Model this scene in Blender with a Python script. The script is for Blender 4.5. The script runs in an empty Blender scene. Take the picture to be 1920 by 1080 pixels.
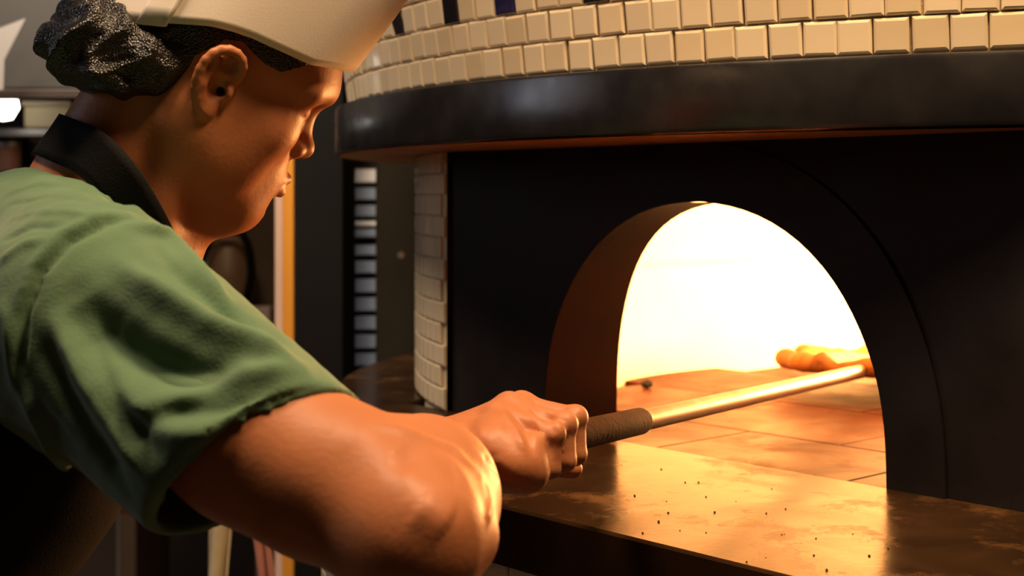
import bpy, math, random
import numpy as np
from mathutils import Vector, Matrix
from mathutils.bvhtree import BVHTree

random.seed(7)
S = bpy.context.scene
COL = S.collection
F = 2666.667            # focal length in pixels of the 1920 px wide frame (50 mm lens)
CAMZ = 1.42
HZ = 370.0              # image row of the horizon

# ------------------------------------------------------------------ camera
cam_d = bpy.data.cameras.new('camera')
cam = bpy.data.objects.new('camera', cam_d)
COL.objects.link(cam)
cam.location = (0, 0, CAMZ)
cam.rotation_euler = (math.pi / 2, 0, 0)
cam_d.sensor_width = 36
cam_d.lens = 50
cam_d.shift_y = (HZ - 540) / 1920.0
cam_d.clip_start = 0.05
cam_d.dof.use_dof = True
cam_d.dof.focus_distance = 1.36
cam_d.dof.aperture_fstop = 6.3
S.camera = cam

# ------------------------------------------------------------------ world, lamps, exposure
w = bpy.data.worlds.new('world')
S.world = w
w.use_nodes = True
w.node_tree.nodes['Background'].inputs[0].default_value = (0.9, 0.62, 0.4, 1)
w.node_tree.nodes['Background'].inputs[1].default_value = 0.035
S.view_settings.view_transform = 'Standard'
S.view_settings.look = 'None'
S.view_settings.gamma = 1
S.view_settings.use_curve_mapping = False
S.view_settings.exposure = 0.0
S.cycles.use_denoising = True
S.cycles.max_bounces = 8
S.cycles.sample_clamp_indirect = 6


def area(name, loc, target, size, power, color, shape='DISK', spread=180):
    d = bpy.data.lights.new(name, 'AREA')
    d.shape = shape
    d.size = size if not isinstance(size, tuple) else size[0]
    if isinstance(size, tuple):
        d.size_y = size[1]
    d.energy = power
    d.spread = math.radians(spread)
    d.color = color
    o = bpy.data.objects.new(name, d)
    COL.objects.link(o)
    o.location = loc
    o.rotation_euler = (Vector(target) - Vector(loc)).to_track_quat('-Z', 'Y').to_euler()
    return o


area('ceiling_lamp', (-0.45, 1.03, 2.7), (-0.40, 1.1, 1.3), 0.4, 20, (1.0, 0.72, 0.46))
area('shaded_pendant', (0.45, 0.95, 2.7), (0.45, 1.3, 1.5), 0.4, 27, (1.0, 0.66, 0.36), spread=140)
area('ceiling_lamp', (-1.0, 2.35, 2.65), (-0.7, 3.4, 1.3), 0.4, 27, (1.0, 0.8, 0.6), spread=130)
area('kitchen_strip_light', (-3.2, 1.7, 2.3), (-0.3, 2.3, 1.5), (0.12, 1.2), 9, (0.85, 0.87, 1.0), 'RECTANGLE')


# ------------------------------------------------------------------ helpers
def P(px, py, Y):
    return np.array([(px - 960) / F * Y, Y, CAMZ - (py - HZ) / F * Y])


def link(o):
    COL.objects.link(o)
    return o


def tag(o, label=None, cat=None, group=None, kind=None):
    if label: o['label'] = label
    if cat: o['category'] = cat
    if group: o['group'] = group
    if kind: o['kind'] = kind
    return o


def empty(name, loc, label=None, cat=None, group=None, kind=None):
    o = link(bpy.data.objects.new(name, None))
    o.location = loc
    o.empty_display_size = 0.05
    return tag(o, label, cat, group, kind)


def world_of(o):
    m = Matrix.LocRotScale(o.location, o.rotation_euler, o.scale)
    if o.parent:
        return world_of(o.parent) @ o.matrix_parent_inverse @ m
    return m


def adopt(o, parent):
    if parent is not None:
        o.parent = parent
        o.matrix_parent_inverse = world_of(parent).inverted()
    return o


def mesh_obj(name, verts, faces, mat, parent=None, smooth=False, auto=None):
    me = bpy.data.meshes.new(name)
    me.from_pydata([tuple(map(float, v)) for v in verts], [], [tuple(map(int, f)) for f in faces])
    me.update()
    if mat: me.materials.append(mat)
    if smooth:
        me.polygons.foreach_set('use_smooth', [True] * len(me.polygons))
    o = link(bpy.data.objects.new(name, me))
    return adopt(o, parent)


def np_mesh(name, V, Q, mat, parent=None):
    me = bpy.data.meshes.new(name)
    me.vertices.add(len(V))
    me.vertices.foreach_set('co', V.astype(np.float32).ravel())
    n = len(Q)
    me.loops.add(n * 4)
    me.loops.foreach_set('vertex_index', Q.astype(np.int32).ravel())
    me.polygons.add(n)
    me.polygons.foreach_set('loop_start', np.arange(0, n * 4, 4, dtype=np.int32))
    me.update(calc_edges=True)
    me.polygons.foreach_set('use_smooth', np.ones(n, dtype=bool))
    me.validate()
    if mat: me.materials.append(mat)
    o = link(bpy.data.objects.new(name, me))
    return adopt(o, parent)


class MB:
    """collects boxes, tubes and sheets into one mesh"""
    def __init__(s):
        s.v, s.f = [], []

    def add(s, v, f):
        b = len(s.v)
        s.v += [tuple(x) for x in v]
        s.f += [tuple(i + b for i in q) for q in f]
        return s

    def box(s, lo, hi, M=None):
        (a, b, c), (d, e, g) = lo, hi
        v = [(a, b, c), (d, b, c), (d, e, c), (a, e, c), (a, b, g), (d, b, g), (d, e, g), (a, e, g)]
        if M is not None: v = [tuple(M @ Vector(q)) for q in v]
        return s.add(v, [(3, 2, 1, 0), (4, 5, 6, 7), (0, 1, 5, 4), (1, 2, 6, 5), (2, 3, 7, 6), (3, 0, 4, 7)])

    def bbox(s, lo, hi, b=0.003, M=None):
        """box with chamfered edges"""
        lo, hi = np.array(lo, float), np.array(hi, float)
        pts, idx = [], {}
        for i in (0, 1):
            for j in (0, 1):
                for k in (0, 1):
                    for ax in range(3):
                        p = np.array([(lo, hi)[i][0], (lo, hi)[j][1], (lo, hi)[k][2]])
                        sg = np.array([1 - 2 * i, 1 - 2 * j, 1 - 2 * k])
                        q = p + sg * b
                        q[ax] = p[ax]
                        idx[(i, j, k, ax)] = len(pts)
                        pts.append(q)
        f = []
        for ax in range(3):
            o = [(1, 2), (2, 0), (0, 1)][ax]
            for s0 in (0, 1):
                ring = []
                for (p, q) in [(0, 0), (1, 0), (1, 1), (0, 1)]:
                    key = [0, 0, 0]; key[ax] = s0; key[o[0]] = p; key[o[1]] = q
                    ring.append(idx[tuple(key) + (ax,)])
                f.append(ring if s0 else ring[::-1])
            for p in (0, 1):
                for q in (0, 1):
                    r = []
                    for s0 in (0, 1):
                        key = [0, 0, 0]; key[ax] = s0; key[o[0]] = p; key[o[1]] = q
                        r.append((idx[tuple(key) + (o[0],)], idx[tuple(key) + (o[1],)]))
                    f.append([r[0][0], r[0][1], r[1][1], r[1][0]])
        for i in (0, 1):
            for j in (0, 1):
                for k in (0, 1):
                    f.append([idx[(i, j, k, a)] for a in range(3)])
        if M is not None: pts = [tuple(M @ Vector(p)) for p in pts]
        return s.add(pts, f)

    def tube(s, path, rad, n=14, caps=True):
        path = [np.array(p, float) for p in path]
        if not hasattr(rad, '__len__'): rad = [rad] * len(path)
        vs, fs = [], []
        up = np.array([0.0, 0, 1])
        prev = None
        for i, p in enumerate(path):
            t = path[min(i + 1, len(path) - 1)] - path[max(i - 1, 0)]
            t /= np.linalg.norm(t) + 1e-9
            if prev is None:
                a = np.cross(t, up if abs(t[2]) < .9 else np.array([1.0, 0, 0]))
            else:
                a = prev - t * (prev @ t)
            a /= np.linalg.norm(a)
            prev = a
            b = np.cross(t, a)
            for k in range(n):
                q = 2 * math.pi * k / n
                vs.append(p + rad[i] * (a * math.cos(q) + b * math.sin(q)))
        for i in range(len(path) - 1):
            for k in range(n):
                fs.append((i * n + k, i * n + (k + 1) % n, (i + 1) * n + (k + 1) % n, (i + 1) * n + k))
        if caps:
            fs.append(tuple(range(n))[::-1])
            fs.append(tuple((len(path) - 1) * n + k for k in range(n)))
        return s.add(vs, fs)

    def lathe(s, prof, c, n=32, a0=0, a1=2 * math.pi):
        """profile (r, z) turned about a vertical axis at c; closed ring when a full turn"""
        full = abs(a1 - a0 - 2 * math.pi) < 1e-6
        m = n if full else n + 1
        vs, fs = [], []
        for (r, z) in prof:
            for k in range(m):
                q = a0 + (a1 - a0) * k / n
                vs.append((c[0] + r * math.cos(q), c[1] + r * math.sin(q), c[2] + z))
        for i in range(len(prof) - 1):
            for k in range(n):
                k2 = (k + 1) % m
                fs.append((i * m + k, i * m + k2, (i + 1) * m + k2, (i + 1) * m + k))
        return s.add(vs, fs)

    def build(s, name, mat, parent=None, smooth=False):
        return mesh_obj(name, s.v, s.f, mat, parent, smooth)


def shade_auto(o, ang=35):
    me = o.data
    me.polygons.foreach_set('use_smooth', [True] * len(me.polygons))
    me.set_sharp_from_angle(angle=math.radians(ang))
    return o


# ------------------------------------------------------------------ materials
def mat(name, col, rough=0.5, metal=0.0, var=None, scale=12, bump=0.0, bscale=60, spec=0.5, emit=None, estr=0,
        rvar=0.0, detail=4, sss=0.0, coat=0.0, distort=0.0, stretch=None, alpha=None, sheen=0.0):
    m = bpy.data.materials.new(name)
    m.use_nodes = True
    nt = m.node_tree
    b = nt.nodes['Principled BSDF']
    b.inputs['Base Color'].default_value = (*col, 1)
    b.inputs['Roughness'].default_value = rough
    b.inputs['Metallic'].default_value = metal
    b.inputs['Specular IOR Level'].default_value = spec
    if coat: b.inputs['Coat Weight'].default_value = coat; b.inputs['Coat Roughness'].default_value = 0.08
    if sheen: b.inputs['Sheen Weight'].default_value = sheen
    if sss:
        b.inputs['Subsurface Weight'].default_value = sss
        b.inputs['Subsurface Radius'].default_value = (0.9, 0.3, 0.15)
        b.inputs['Subsurface Scale'].default_value = 0.006
    if emit:
        b.inputs['Emission Color'].default_value = (*emit, 1)
        b.inputs['Emission Strength'].default_value = estr
    if var or bump or rvar:
        tc = nt.nodes.new('ShaderNodeTexCoord')
        mp = nt.nodes.new('ShaderNodeMapping')
        nt.links.new(tc.outputs['Object'], mp.inputs[0])
        if stretch: mp.inputs['Scale'].default_value = stretch
    if var or rvar:
        nz = nt.nodes.new('ShaderNodeTexNoise')
        nz.inputs['Scale'].default_value = scale
        nz.inputs['Detail'].default_value = detail
        nz.inputs['Distortion'].default_value = distort
        nt.links.new(mp.outputs[0], nz.inputs['Vector'])
    if var:
        r = nt.nodes.new('ShaderNodeValToRGB')
        r.color_ramp.elements[0].position = 0.33
        r.color_ramp.elements[1].position = 0.68
        r.color_ramp.elements[0].color = (*col, 1)
        r.color_ramp.elements[1].color = (*var, 1)
        nt.links.new(nz.outputs['Fac'], r.inputs[0])
        nt.links.new(r.outputs[0], b.inputs['Base Color'])
    if rvar:
        mr = nt.nodes.new('ShaderNodeMapRange')
        mr.inputs['From Min'].default_value = 0.3
        mr.inputs['From Max'].default_value = 0.7
        mr.inputs['To Min'].default_value = max(0.02, rough - rvar)
        mr.inputs['To Max'].default_value = min(1, rough + rvar)
        nt.links.new(nz.outputs['Fac'], mr.inputs[0])
        nt.links.new(mr.outputs[0], b.inputs['Roughness'])
    if bump:
        n2 = nt.nodes.new('ShaderNodeTexNoise')
        n2.inputs['Scale'].default_value = bscale
        n2.inputs['Detail'].default_value = 5
        nt.links.new(mp.outputs[0], n2.inputs['Vector'])
        bp = nt.nodes.new('ShaderNodeBump')
        bp.inputs['Strength'].default_value = bump
        bp.inputs['Distance'].default_value = 0.002
        nt.links.new(n2.outputs['Fac'], bp.inputs['Height'])
        nt.links.new(bp.outputs[0], b.inputs['Normal'])
    return m


M = {}
M['tile'] = mat('cream_glazed_tile', (0.74, 0.60, 0.40), 0.2, var=(0.78, 0.64, 0.44), scale=9, bump=0.12, bscale=25, coat=0.3)
M['tile_b'] = mat('cream_glazed_tile_warm', (0.68, 0.53, 0.33), 0.22, var=(0.72, 0.58, 0.38), scale=14, bump=0.12, bscale=25, coat=0.3)
M['tile_dark'] = mat('black_glazed_tile', (0.012, 0.010, 0.014), 0.12, coat=0.4)
M['tile_blue'] = mat('midnight_blue_glass_tile', (0.012, 0.011, 0.05), 0.1, var=(0.03, 0.025, 0.09), scale=40, coat=0.5)
M['grout'] = mat('sandy_grout', (0.60, 0.45, 0.26), 0.9, var=(0.5, 0.37, 0.21), scale=40, bump=0.6, bscale=200)
M['band'] = mat('black_polished_stone', (0.010, 0.009, 0.010), 0.24, var=(0.018, 0.016, 0.016), scale=16, rvar=0.06, bump=0.06, bscale=30, spec=0.45)
M['soffit'] = mat('painted_firelight_soffit', (0.52, 0.28, 0.13), 0.6, var=(0.42, 0.22, 0.10), scale=8, bump=0.2, bscale=40)  # firelight on the dark band's underside, put into the colour as orange-brown
M['facade'] = mat('blackened_steel', (0.011, 0.008, 0.008), 0.55, var=(0.02, 0.015, 0.014), scale=7, rvar=0.1, bump=0.15, bscale=90, spec=0.12)
M['reveal'] = mat('sooty_firebrick', (0.012, 0.0024, 0.0007), 0.95, var=(0.005, 0.001, 0.0004), scale=7, bump=0.3, bscale=40, spec=0.03)
M['chamber'] = mat('pale_firebrick', (0.8, 0.74, 0.64), 0.9, var=(0.74, 0.66, 0.54), scale=5, bump=0.4, bscale=30)
M['plaster'] = mat('cream_plaster', (0.6, 0.5, 0.36), 0.8, var=(0.55, 0.45, 0.32), scale=6)


def stone_top(name, base, var, rough, spec, flour):
    """flat stone: polished, with floury smears, dark specks and patchy gloss"""
    m = mat(name, base, rough, var=var, scale=7, rvar=0.1, bump=0.05, bscale=120, spec=spec, detail=8, distort=0.6)
    nt = m.node_tree
    b = nt.nodes['Principled BSDF']
    tc = nt.nodes.new('ShaderNodeTexCoord')
    n1 = nt.nodes.new('ShaderNodeTexNoise'); n1.inputs['Scale'].default_value = 9; n1.inputs['Detail'].default_value = 10
    n1.inputs['Roughness'].default_value = 0.72
    nt.links.new(tc.outputs['Object'], n1.inputs['Vector'])
    r1 = nt.nodes.new('ShaderNodeValToRGB')
    r1.color_ramp.elements[0].position = 0.53; r1.color_ramp.elements[0].color = (0, 0, 0, 1)
    r1.color_ramp.elements[1].position = 0.72; r1.color_ramp.elements[1].color = (0.75, 0.75, 0.75, 1)
    nt.links.new(n1.outputs['Fac'], r1.inputs[0])
    mx = nt.nodes.new('ShaderNodeMix'); mx.data_type = 'RGBA'
    src = b.inputs['Base Color'].links[0].from_socket
    # flour only lies on faces that look up
    ge = nt.nodes.new('ShaderNodeNewGeometry'); sx = nt.nodes.new('ShaderNodeSeparateXYZ')
    nt.links.new(ge.outputs['True Normal'], sx.inputs[0])
    gt = nt.nodes.new('ShaderNodeMath'); gt.operation = 'GREATER_THAN'; gt.inputs[1].default_value = 0.8
    nt.links.new(sx.outputs['Z'], gt.inputs[0])
    fm_ = nt.nodes.new('ShaderNodeMath'); fm_.operation = 'MULTIPLY'
    nt.links.new(r1.outputs[0], fm_.inputs[0]); nt.links.new(gt.outputs[0], fm_.inputs[1])
    nt.links.new(fm_.outputs[0], mx.inputs['Factor'])
    nt.links.new(src, mx.inputs['A'])
    mx.inputs['B'].default_value = (*flour, 1)
    nt.links.new(mx.outputs['Result'], b.inputs['Base Color'])
    # rougher where floury
    src_r = b.inputs['Roughness'].links[0].from_socket
    ad = nt.nodes.new('ShaderNodeMath'); ad.operation = 'MULTIPLY_ADD'
    nt.links.new(r1.outputs[0], ad.inputs[0]); ad.inputs[1].default_value = 0.4
    nt.links.new(src_r, ad.inputs[2])
    nt.links.new(ad.outputs[0], b.inputs['Roughness'])
    return m


M['ledge'] = stone_top('black_granite', (0.015, 0.008, 0.004), (0.036, 0.017, 0.007), 0.22, 0.03, (0.15, 0.068, 0.022))
M['hearth'] = stone_top('hearth_stone', (0.080, 0.021, 0.004), (0.038, 0.010, 0.003), 0.45, 0.05, (0.12, 0.045, 0.012))

# ------------------------------------------------------------------ oven frame of reference
E_ = np.array([.667, -.745, 0]); E_ /= np.linalg.norm(E_)     # along the facade, to the right
N_ = np.array([-E_[1], E_[0], 0])                              # into the oven
UP = np.array([0, 0, 1.0])
ZL = 1.10                                                       # top of the ledge
PL = np.array([.048, 1.974, ZL])                                # left foot of the arch on the facade
AM = PL + E_ * .275                                             # middle of the arch
C = np.array([.85, 2.48, 0])                                    # axis of the round oven
R_BAND, R_BODY = 1.15, 1.02
Z_B0, Z_B1 = 1.489, 1.564
CH = np.array([AM[0], AM[1], 0]) + N_ * .62                     # axis of the baking chamber
R_CH = .58


def fac(l, z, d=0.0):
    """point on the facade: l along it from the arch's middle, z above the ledge, d in front of it"""
    return AM + E_ * l + UP * z - N_ * d


def az(px):
    """azimuth about the oven axis of the band point seen at image column px (left of the axis, near side)"""
    dx = (px - 960) / F
    a = dx * dx + 1; b = -2 * (dx * C[0] + C[1]); c = C[0] ** 2 + C[1] ** 2 - R_BAND ** 2
    disc = b * b - 4 * a * c
    if disc < 0: disc = 0
    t = (-b - math.sqrt(disc)) / (2 * a)
    return math.atan2(t - C[1], dx * t - C[0])


# ------------------------------------------------------------------ room
def room():
    fl = mat('kitchen_floor_tile', (0.10, 0.07, 0.05), 0.5, var=(0.13, 0.09, 0.065), scale=3)
    wl = mat('brown_kitchen_wall', (0.10, 0.065, 0.04), 0.7, var=(0.15, 0.10, 0.06), scale=2)
    ce = mat('dark_ceiling', (0.10, 0.085, 0.07), 0.8, var=(0.12, 0.10, 0.08), scale=2)
    tag(MB().box((-3.6, -1.6, -.1), (3.2, 5.2, 0)).build('floor', fl), kind='structure')
    tag(MB().box((-3.6, -1.6, 2.8), (3.2, 5.2, 2.9)).build('ceiling', ce), kind='structure')
    tag(MB().box((-3.6, 5.2, 0), (3.2, 5.3, 2.8)).build('wall_back', wl), kind='structure')
    tag(MB().box((-3.7, -1.6, 0), (-3.6, 5.2, 2.8)).build('wall_left', wl), kind='structure')
    tag(MB().box((3.2, -1.6, 0), (3.3, 5.2, 2.8)).build('wall_right', wl), kind='structure')


room()


# ------------------------------------------------------------------ pizza oven
def tile_mesh(name, w, h, t, b, m, skew=0.0):
    v = []
    for z, i in ((0, 0), (t - b * .7, 0), (t - b * .2, b * .45), (t, b)):
        for sx, sy in ((-1, -1), (1, -1), (1, 1), (-1, 1)):
            v.append((sx * (w / 2 - i) + skew * sy, sy * (h / 2 - i), z))
    f = [(12, 13, 14, 15)]
    for k in range(3):
        for q in range(4):
            f.append((k * 4 + q, k * 4 + (q + 1) % 4, (k + 1) * 4 + (q + 1) % 4, (k + 1) * 4 + q))
    me = bpy.data.meshes.new(name)
    me.from_pydata(v, [], f)
    me.materials.append(m)
    return me


def place(name, me, p, xa, ya, parent):
    xa = np.array(xa) / np.linalg.norm(xa)
    za = np.cross(xa, ya); za /= np.linalg.norm(za)
    ya = np.cross(za, xa)
    o = link(bpy.data.objects.new(name, me))
    m = Matrix(((xa[0], ya[0], za[0], p[0]), (xa[1], ya[1], za[1], p[1]), (xa[2], ya[2], za[2], p[2]), (0, 0, 0, 1)))
    o.matrix_basis = m
    return adopt(o, parent)


def arch_curve(n=44, grow=0.0):
    prof = [(0.275, 0.0), (0.275, .038), (.271, .085), (.262, .125), (.251, .154), (.228, .197), (.200, .235), (.155, .273), (.109, .297),
            (.06, .311), (0.0, .317)]
    pr = np.array(prof)
    pr = np.vstack([pr, pr[-2::-1] * [-1, 1]])
    seg = np.r_[0, np.cumsum(np.linalg.norm(np.diff(pr, axis=0), axis=1))]
    u = np.linspace(0, seg[-1], n)
    l = np.interp(u, seg, pr[:, 0]); z = np.interp(u, seg, pr[:, 1])
    # soften the polyline
    for _ in range(3):
        l[1:-1] = .25 * l[:-2] + .5 * l[1:-1] + .25 * l[2:]
        z[1:-1] = .25 * z[:-2] + .5 * z[1:-1] + .25 * z[2:]
    if grow:
        dl = np.gradient(l); dz = np.gradient(z)
        nn = np.hypot(dl, dz)
        l = l + dz / nn * grow; z = z - dl / nn * grow
        z[0] = z[-1] = 0
        z = np.maximum(z, 0)
    return l, z                      # from the right foot over the top to the left foot


def oven():
    root = empty('pizza_oven', (C[0], C[1], 0), 'round cream-tiled pizza oven with a black stone band and glowing arched mouth', 'oven')
    # the round body under the band (grout) and the neck above it
    aL = math.atan2(*(fac(-.481, 0) - C)[[1, 0]])           # left end of the facade
    MB().lathe([(R_BODY - .008, 0), (R_BODY - .008, Z_B0)], (C[0], C[1], 0), 64,
               math.radians(35), math.radians(360) + aL).build('body', M['grout'], root, True)
    flare = 0.13
    zt = Z_B1 + .037 * 7
    MB().lathe([(R_BAND - .028, Z_B1), (R_BAND - .028 + flare * (zt - Z_B1), zt), (R_BAND - .0, zt + .02), (.5, 2.5), (.25, 2.79)],
               (C[0], C[1], 0), 96).build('hood', M['grout'], root, True)
    # stone band: a ring with softened arrises
    prof = [(.8, Z_B0), (R_BAND - .006, Z_B0), (R_BAND - .0015, Z_B0 + .002), (R_BAND, Z_B0 + .007), (R_BAND, Z_B1 - .005),
            (R_BAND - .0015, Z_B1 - .001), (R_BAND - .005, Z_B1), (.8, Z_B1)]
    shade_auto(MB().lathe(prof, (C[0], C[1], 0), 180).build('stone_band', M['band'], root), 30)
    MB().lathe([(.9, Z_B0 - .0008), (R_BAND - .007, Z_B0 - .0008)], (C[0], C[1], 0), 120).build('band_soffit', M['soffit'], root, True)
    # facade plate with the arched mouth
    l, z = arch_curve()
    n = len(l)
    L0, L1, H = -.481, .545, Z_B0 - ZL + .0
    per = [(L1, 0), (L1, H), (L0, H), (L0, 0)]
    pp = np.array(per, float)
    sg = np.r_[0, np.cumsum(np.linalg.norm(np.diff(pp, axis=0), axis=1))]
    u = np.linspace(0, sg[-1], n)
    for k in (1, 2):
        u[np.argmin(abs(u - sg[k]))] = sg[k]
    ol, oz = np.interp(u, sg, pp[:, 0]), np.interp(u, sg, pp[:, 1])
    v, f = [], []
    for i in range(n):
        v += [fac(ol[i], oz[i]), fac(l[i], z[i]), fac(ol[i], oz[i], -.05), fac(l[i], z[i], -.012)]
    for i in range(n - 1):
        a, b = 4 * i, 4 * i + 4
        f += [(a, b, b + 1, a + 1), (a + 1, b + 1, b + 3, a + 3), (a, a + 2, b + 2, b)]
    MB().add(v, f).build('facade_plate', M['facade'], root)
    # collar: a ring plate around the mouth
    gl, gz = arch_curve(grow=.072)
    v, f = [], []
    for i in range(n):
        v += [fac(l[i], z[i], -.004), fac(l[i], z[i], .005), fac(gl[i], gz[i], .005), fac(gl[i], gz[i], .001)]
    for i in range(n - 1):
        a, b = 4 * i, 4 * i + 4
        f += [(a, b, b + 1, a + 1), (a + 1, b + 1, b + 2, a + 2), (a + 2, b + 2, b + 3, a + 3)]
    MB().add(v, f).build('arch_collar', M['facade'], root)
    # brick throat of the mouth
    v, f = [], []
    T = 7
    for i in range(n):
        # the throat runs back until it meets the round chamber
        back = .62 - math.sqrt(max(R_CH ** 2 - l[i] ** 2, .01)) + .03
        for k in range(T):
            d = -.0045 + (back + .0045) * k / (T - 1)
            v.append(fac(l[i] * .9975, z[i] * .9975, -d))
    for i in range(n - 1):
        for k in range(T - 1):
            a = i * T + k
            f.append((a, a + 1, a + T + 1, a + T))
    MB().add(v, f).build('throat', M['reveal'], root, True)
    # chamber wall and dome, open where the mouth enters
    v, f = [], []
    na, nz = 96, 26
    a_m = math.atan2(-N_[1], -N_[0])
    prof = [(R_CH, ZL - .03 + .23 * k / 8) for k in range(9)] + [(R_CH * math.cos(q), ZL + .20 + .26 * math.sin(q)) for q in np.linspace(0, math.pi / 2 - .02, nz - 9)]
    for (r, zz) in prof:
        for k in range(na):
            q = a_m + 2 * math.pi * k / na
            v.append((CH[0] + r * math.cos(q), CH[1] + r * math.sin(q), zz))
    larr, zarr = l[::-1], z[::-1]
    for i in range(len(prof) - 1):
        for k in range(na):
            ids = (i * na + k, i * na + (k + 1) % na, (i + 1) * na + (k + 1) % na, (i + 1) * na + k)
            cen = np.mean([v[j] for j in ids], axis=0)
            ll = (cen - AM) @ E_; zz = cen[2] - ZL; dd = (cen - CH) @ N_
            wz = np.interp(zz, zarr[:n // 2], -larr[:n // 2]) if zz < .31 else 0
            if dd < 0 and ((abs(ll) < .27 and zz < np.interp(ll, larr, zarr) + .03) or (zz < .31 and abs(ll) < wz + .03)):
                continue
            f.append(ids[::-1])
    MB().add(v, f).build('chamber_dome', M['chamber'], root, True)
    # hearth floor: stone slabs with fine joints (oven floor)
    hf = empty('hearth_floor', (CH[0], CH[1], ZL - .03))
    adopt(hf, root)
    gap = .0012
    xs = [-.58, -.29, 0, .29, .58]; ys = [-.06, .19, .45, .72, .99, 1.2]
    for i in range(4):
        for j in range(5):
            off = .145 if j % 2 else 0
            pts = []
            x0, x1, y0, y1 = xs[i] + gap + off - .07, xs[i + 1] - gap + off - .07, ys[j] + gap, ys[j + 1] - gap
            base = .62
            v = []
            for (xx, yy) in ((x0, y0), (x1, y0), (x1, y1), (x0, y1)):
                v.append((xx, yy))
            if j == 0:
                v = [(max(-.285, min(.285, a)), max(b, .0008)) for a, b in v]
                if v[1][0] - v[0][0] < .01: continue
            b_ = .0015
            top = [fac(a + (b_ if q in (0, 3) else -b_), -.0005, -(c + (b_ if q < 2 else -b_))) for q, (a, c) in enumerate(v)]
            mid = [fac(a, -.002, -c) for a, c in v]
            low = [fac(a, -.03, -c) for a, c in v]
            MB().add(low + mid + top, [(8, 9, 10, 11)] + [(k + r, (k + 1) % 4 + r, (k + 1) % 4 + r + 4, k + r + 4) for r in (0, 4) for k in range(4)]).build('hearth_slab', M['hearth'], hf)
    # tiles above the band
    pitch = .0372
    a0, a1 = az(560) - .06, az(1920) + .10
    if a0 > 0: a0 -= 2 * math.pi
    if a1 > 0: a1 -= 2 * math.pi
    a0, a1 = min(a0, a1), max(a0, a1)
    a_in, a1 = a1, a1 + .75
    tA = [tile_mesh('tile', .0356, .0356, .0045, .0032, M['tile']), tile_mesh('tile', .0356, .0356, .0045, .0032, M['tile_b'])]
    tD = tile_mesh('tile', .0356, .0356, .005, .003, M['tile_dark'])
    tS = tile_mesh('tile', .026, .0345, .006, .003, M['tile_dark'], skew=-.006)
    tB = tile_mesh('tile', .0356, .0356, .005, .003, M['tile_blue'])
    darks = [(az(727), tS), (az(818), tD), (az(930), tB), (az(1122), tD), (az(1180), tB)]
    darks = [((a if a < 0 else a - 2 * math.pi), t) for a, t in darks]
    stuff = MB()
    for row in range(6):
        zc = Z_B1 + .0035 + pitch * (row + .5)
        r = R_BAND - .0275 + flare * (zc - Z_B1)
        da = pitch / r
        k = 0
        a = a0 + (da * .5 if row % 2 else da * .07)
        while a < a1:
            rr = random.Random(row * 1000 + k)
            aa = a + rr.uniform(-.0012, .0012)
            c, s_ = math.cos(aa), math.sin(aa)
            p = np.array([C[0] + r * c, C[1] + r * s_, zc + rr.uniform(-.0008, .0008)])
            xa = np.array([-s_, c, 0]); ya = np.array([flare * c, flare * s_, 1.0])
            xa = xa + ya * rr.uniform(-.02, .02) + np.array([c, s_, 0]) * rr.uniform(-.03, .03)
            ya = ya + np.array([c, s_, 0]) * rr.uniform(-.03, .03)
            me = tA[0] if rr.random() < .7 else tA[1]
            if row == 2:
                for (ad, t) in darks:
                    if abs(ad - aa) < da * .5: me = t
            if row < 4 and aa < a_in:
                place('tile', me, p, xa, ya, root)
            else:
                o = place('tile', me, p, xa, ya, None)
                stuff.add([o.matrix_basis @ q.co for q in me.vertices], [tuple(q.vertices) for q in me.polygons])
                bpy.data.objects.remove(o)
            a += da
            k += 1
    tag(stuff.build('upper_tiles', M['tile'], root), kind='stuff')
    # tiles of the round body left of the facade
    tL = tile_mesh('tile', .0355, .0305, .005, .0025, M['tile'])
    ph = .0322
    stuff = MB()
    for row in range(12):
        zc = ZL + .002 + ph * (row + .5)
        da = .0375 / R_BODY
        for k in range(13):
            aa = aL - da * (k + (.5 if row % 2 == 0 else .98)) - .001
            if row % 2 and k == 0: pass
            c, s_ = math.cos(aa), math.sin(aa)
            rr = random.Random(row * 77 + k)
            p = np.array([C[0] + (R_BODY - .008) * c, C[1] + (R_BODY - .008) * s_, zc])
            xa = np.array([-s_, c, 0]) + np.array([c, s_, 0]) * rr.uniform(-.015, .015)
            if k < 9:
                place('tile', tL, p, xa, UP, root)
            else:
                o = place('tile', tL, p, xa, UP, None)
                stuff.add([o.matrix_basis @ q.co for q in tL.vertices], [tuple(q.vertices) for q in tL.polygons])
                bpy.data.objects.remove(o)
    tag(stuff.build('side_tiles', M['tile'], root), kind='stuff')
    return root


oven_root = oven()


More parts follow.
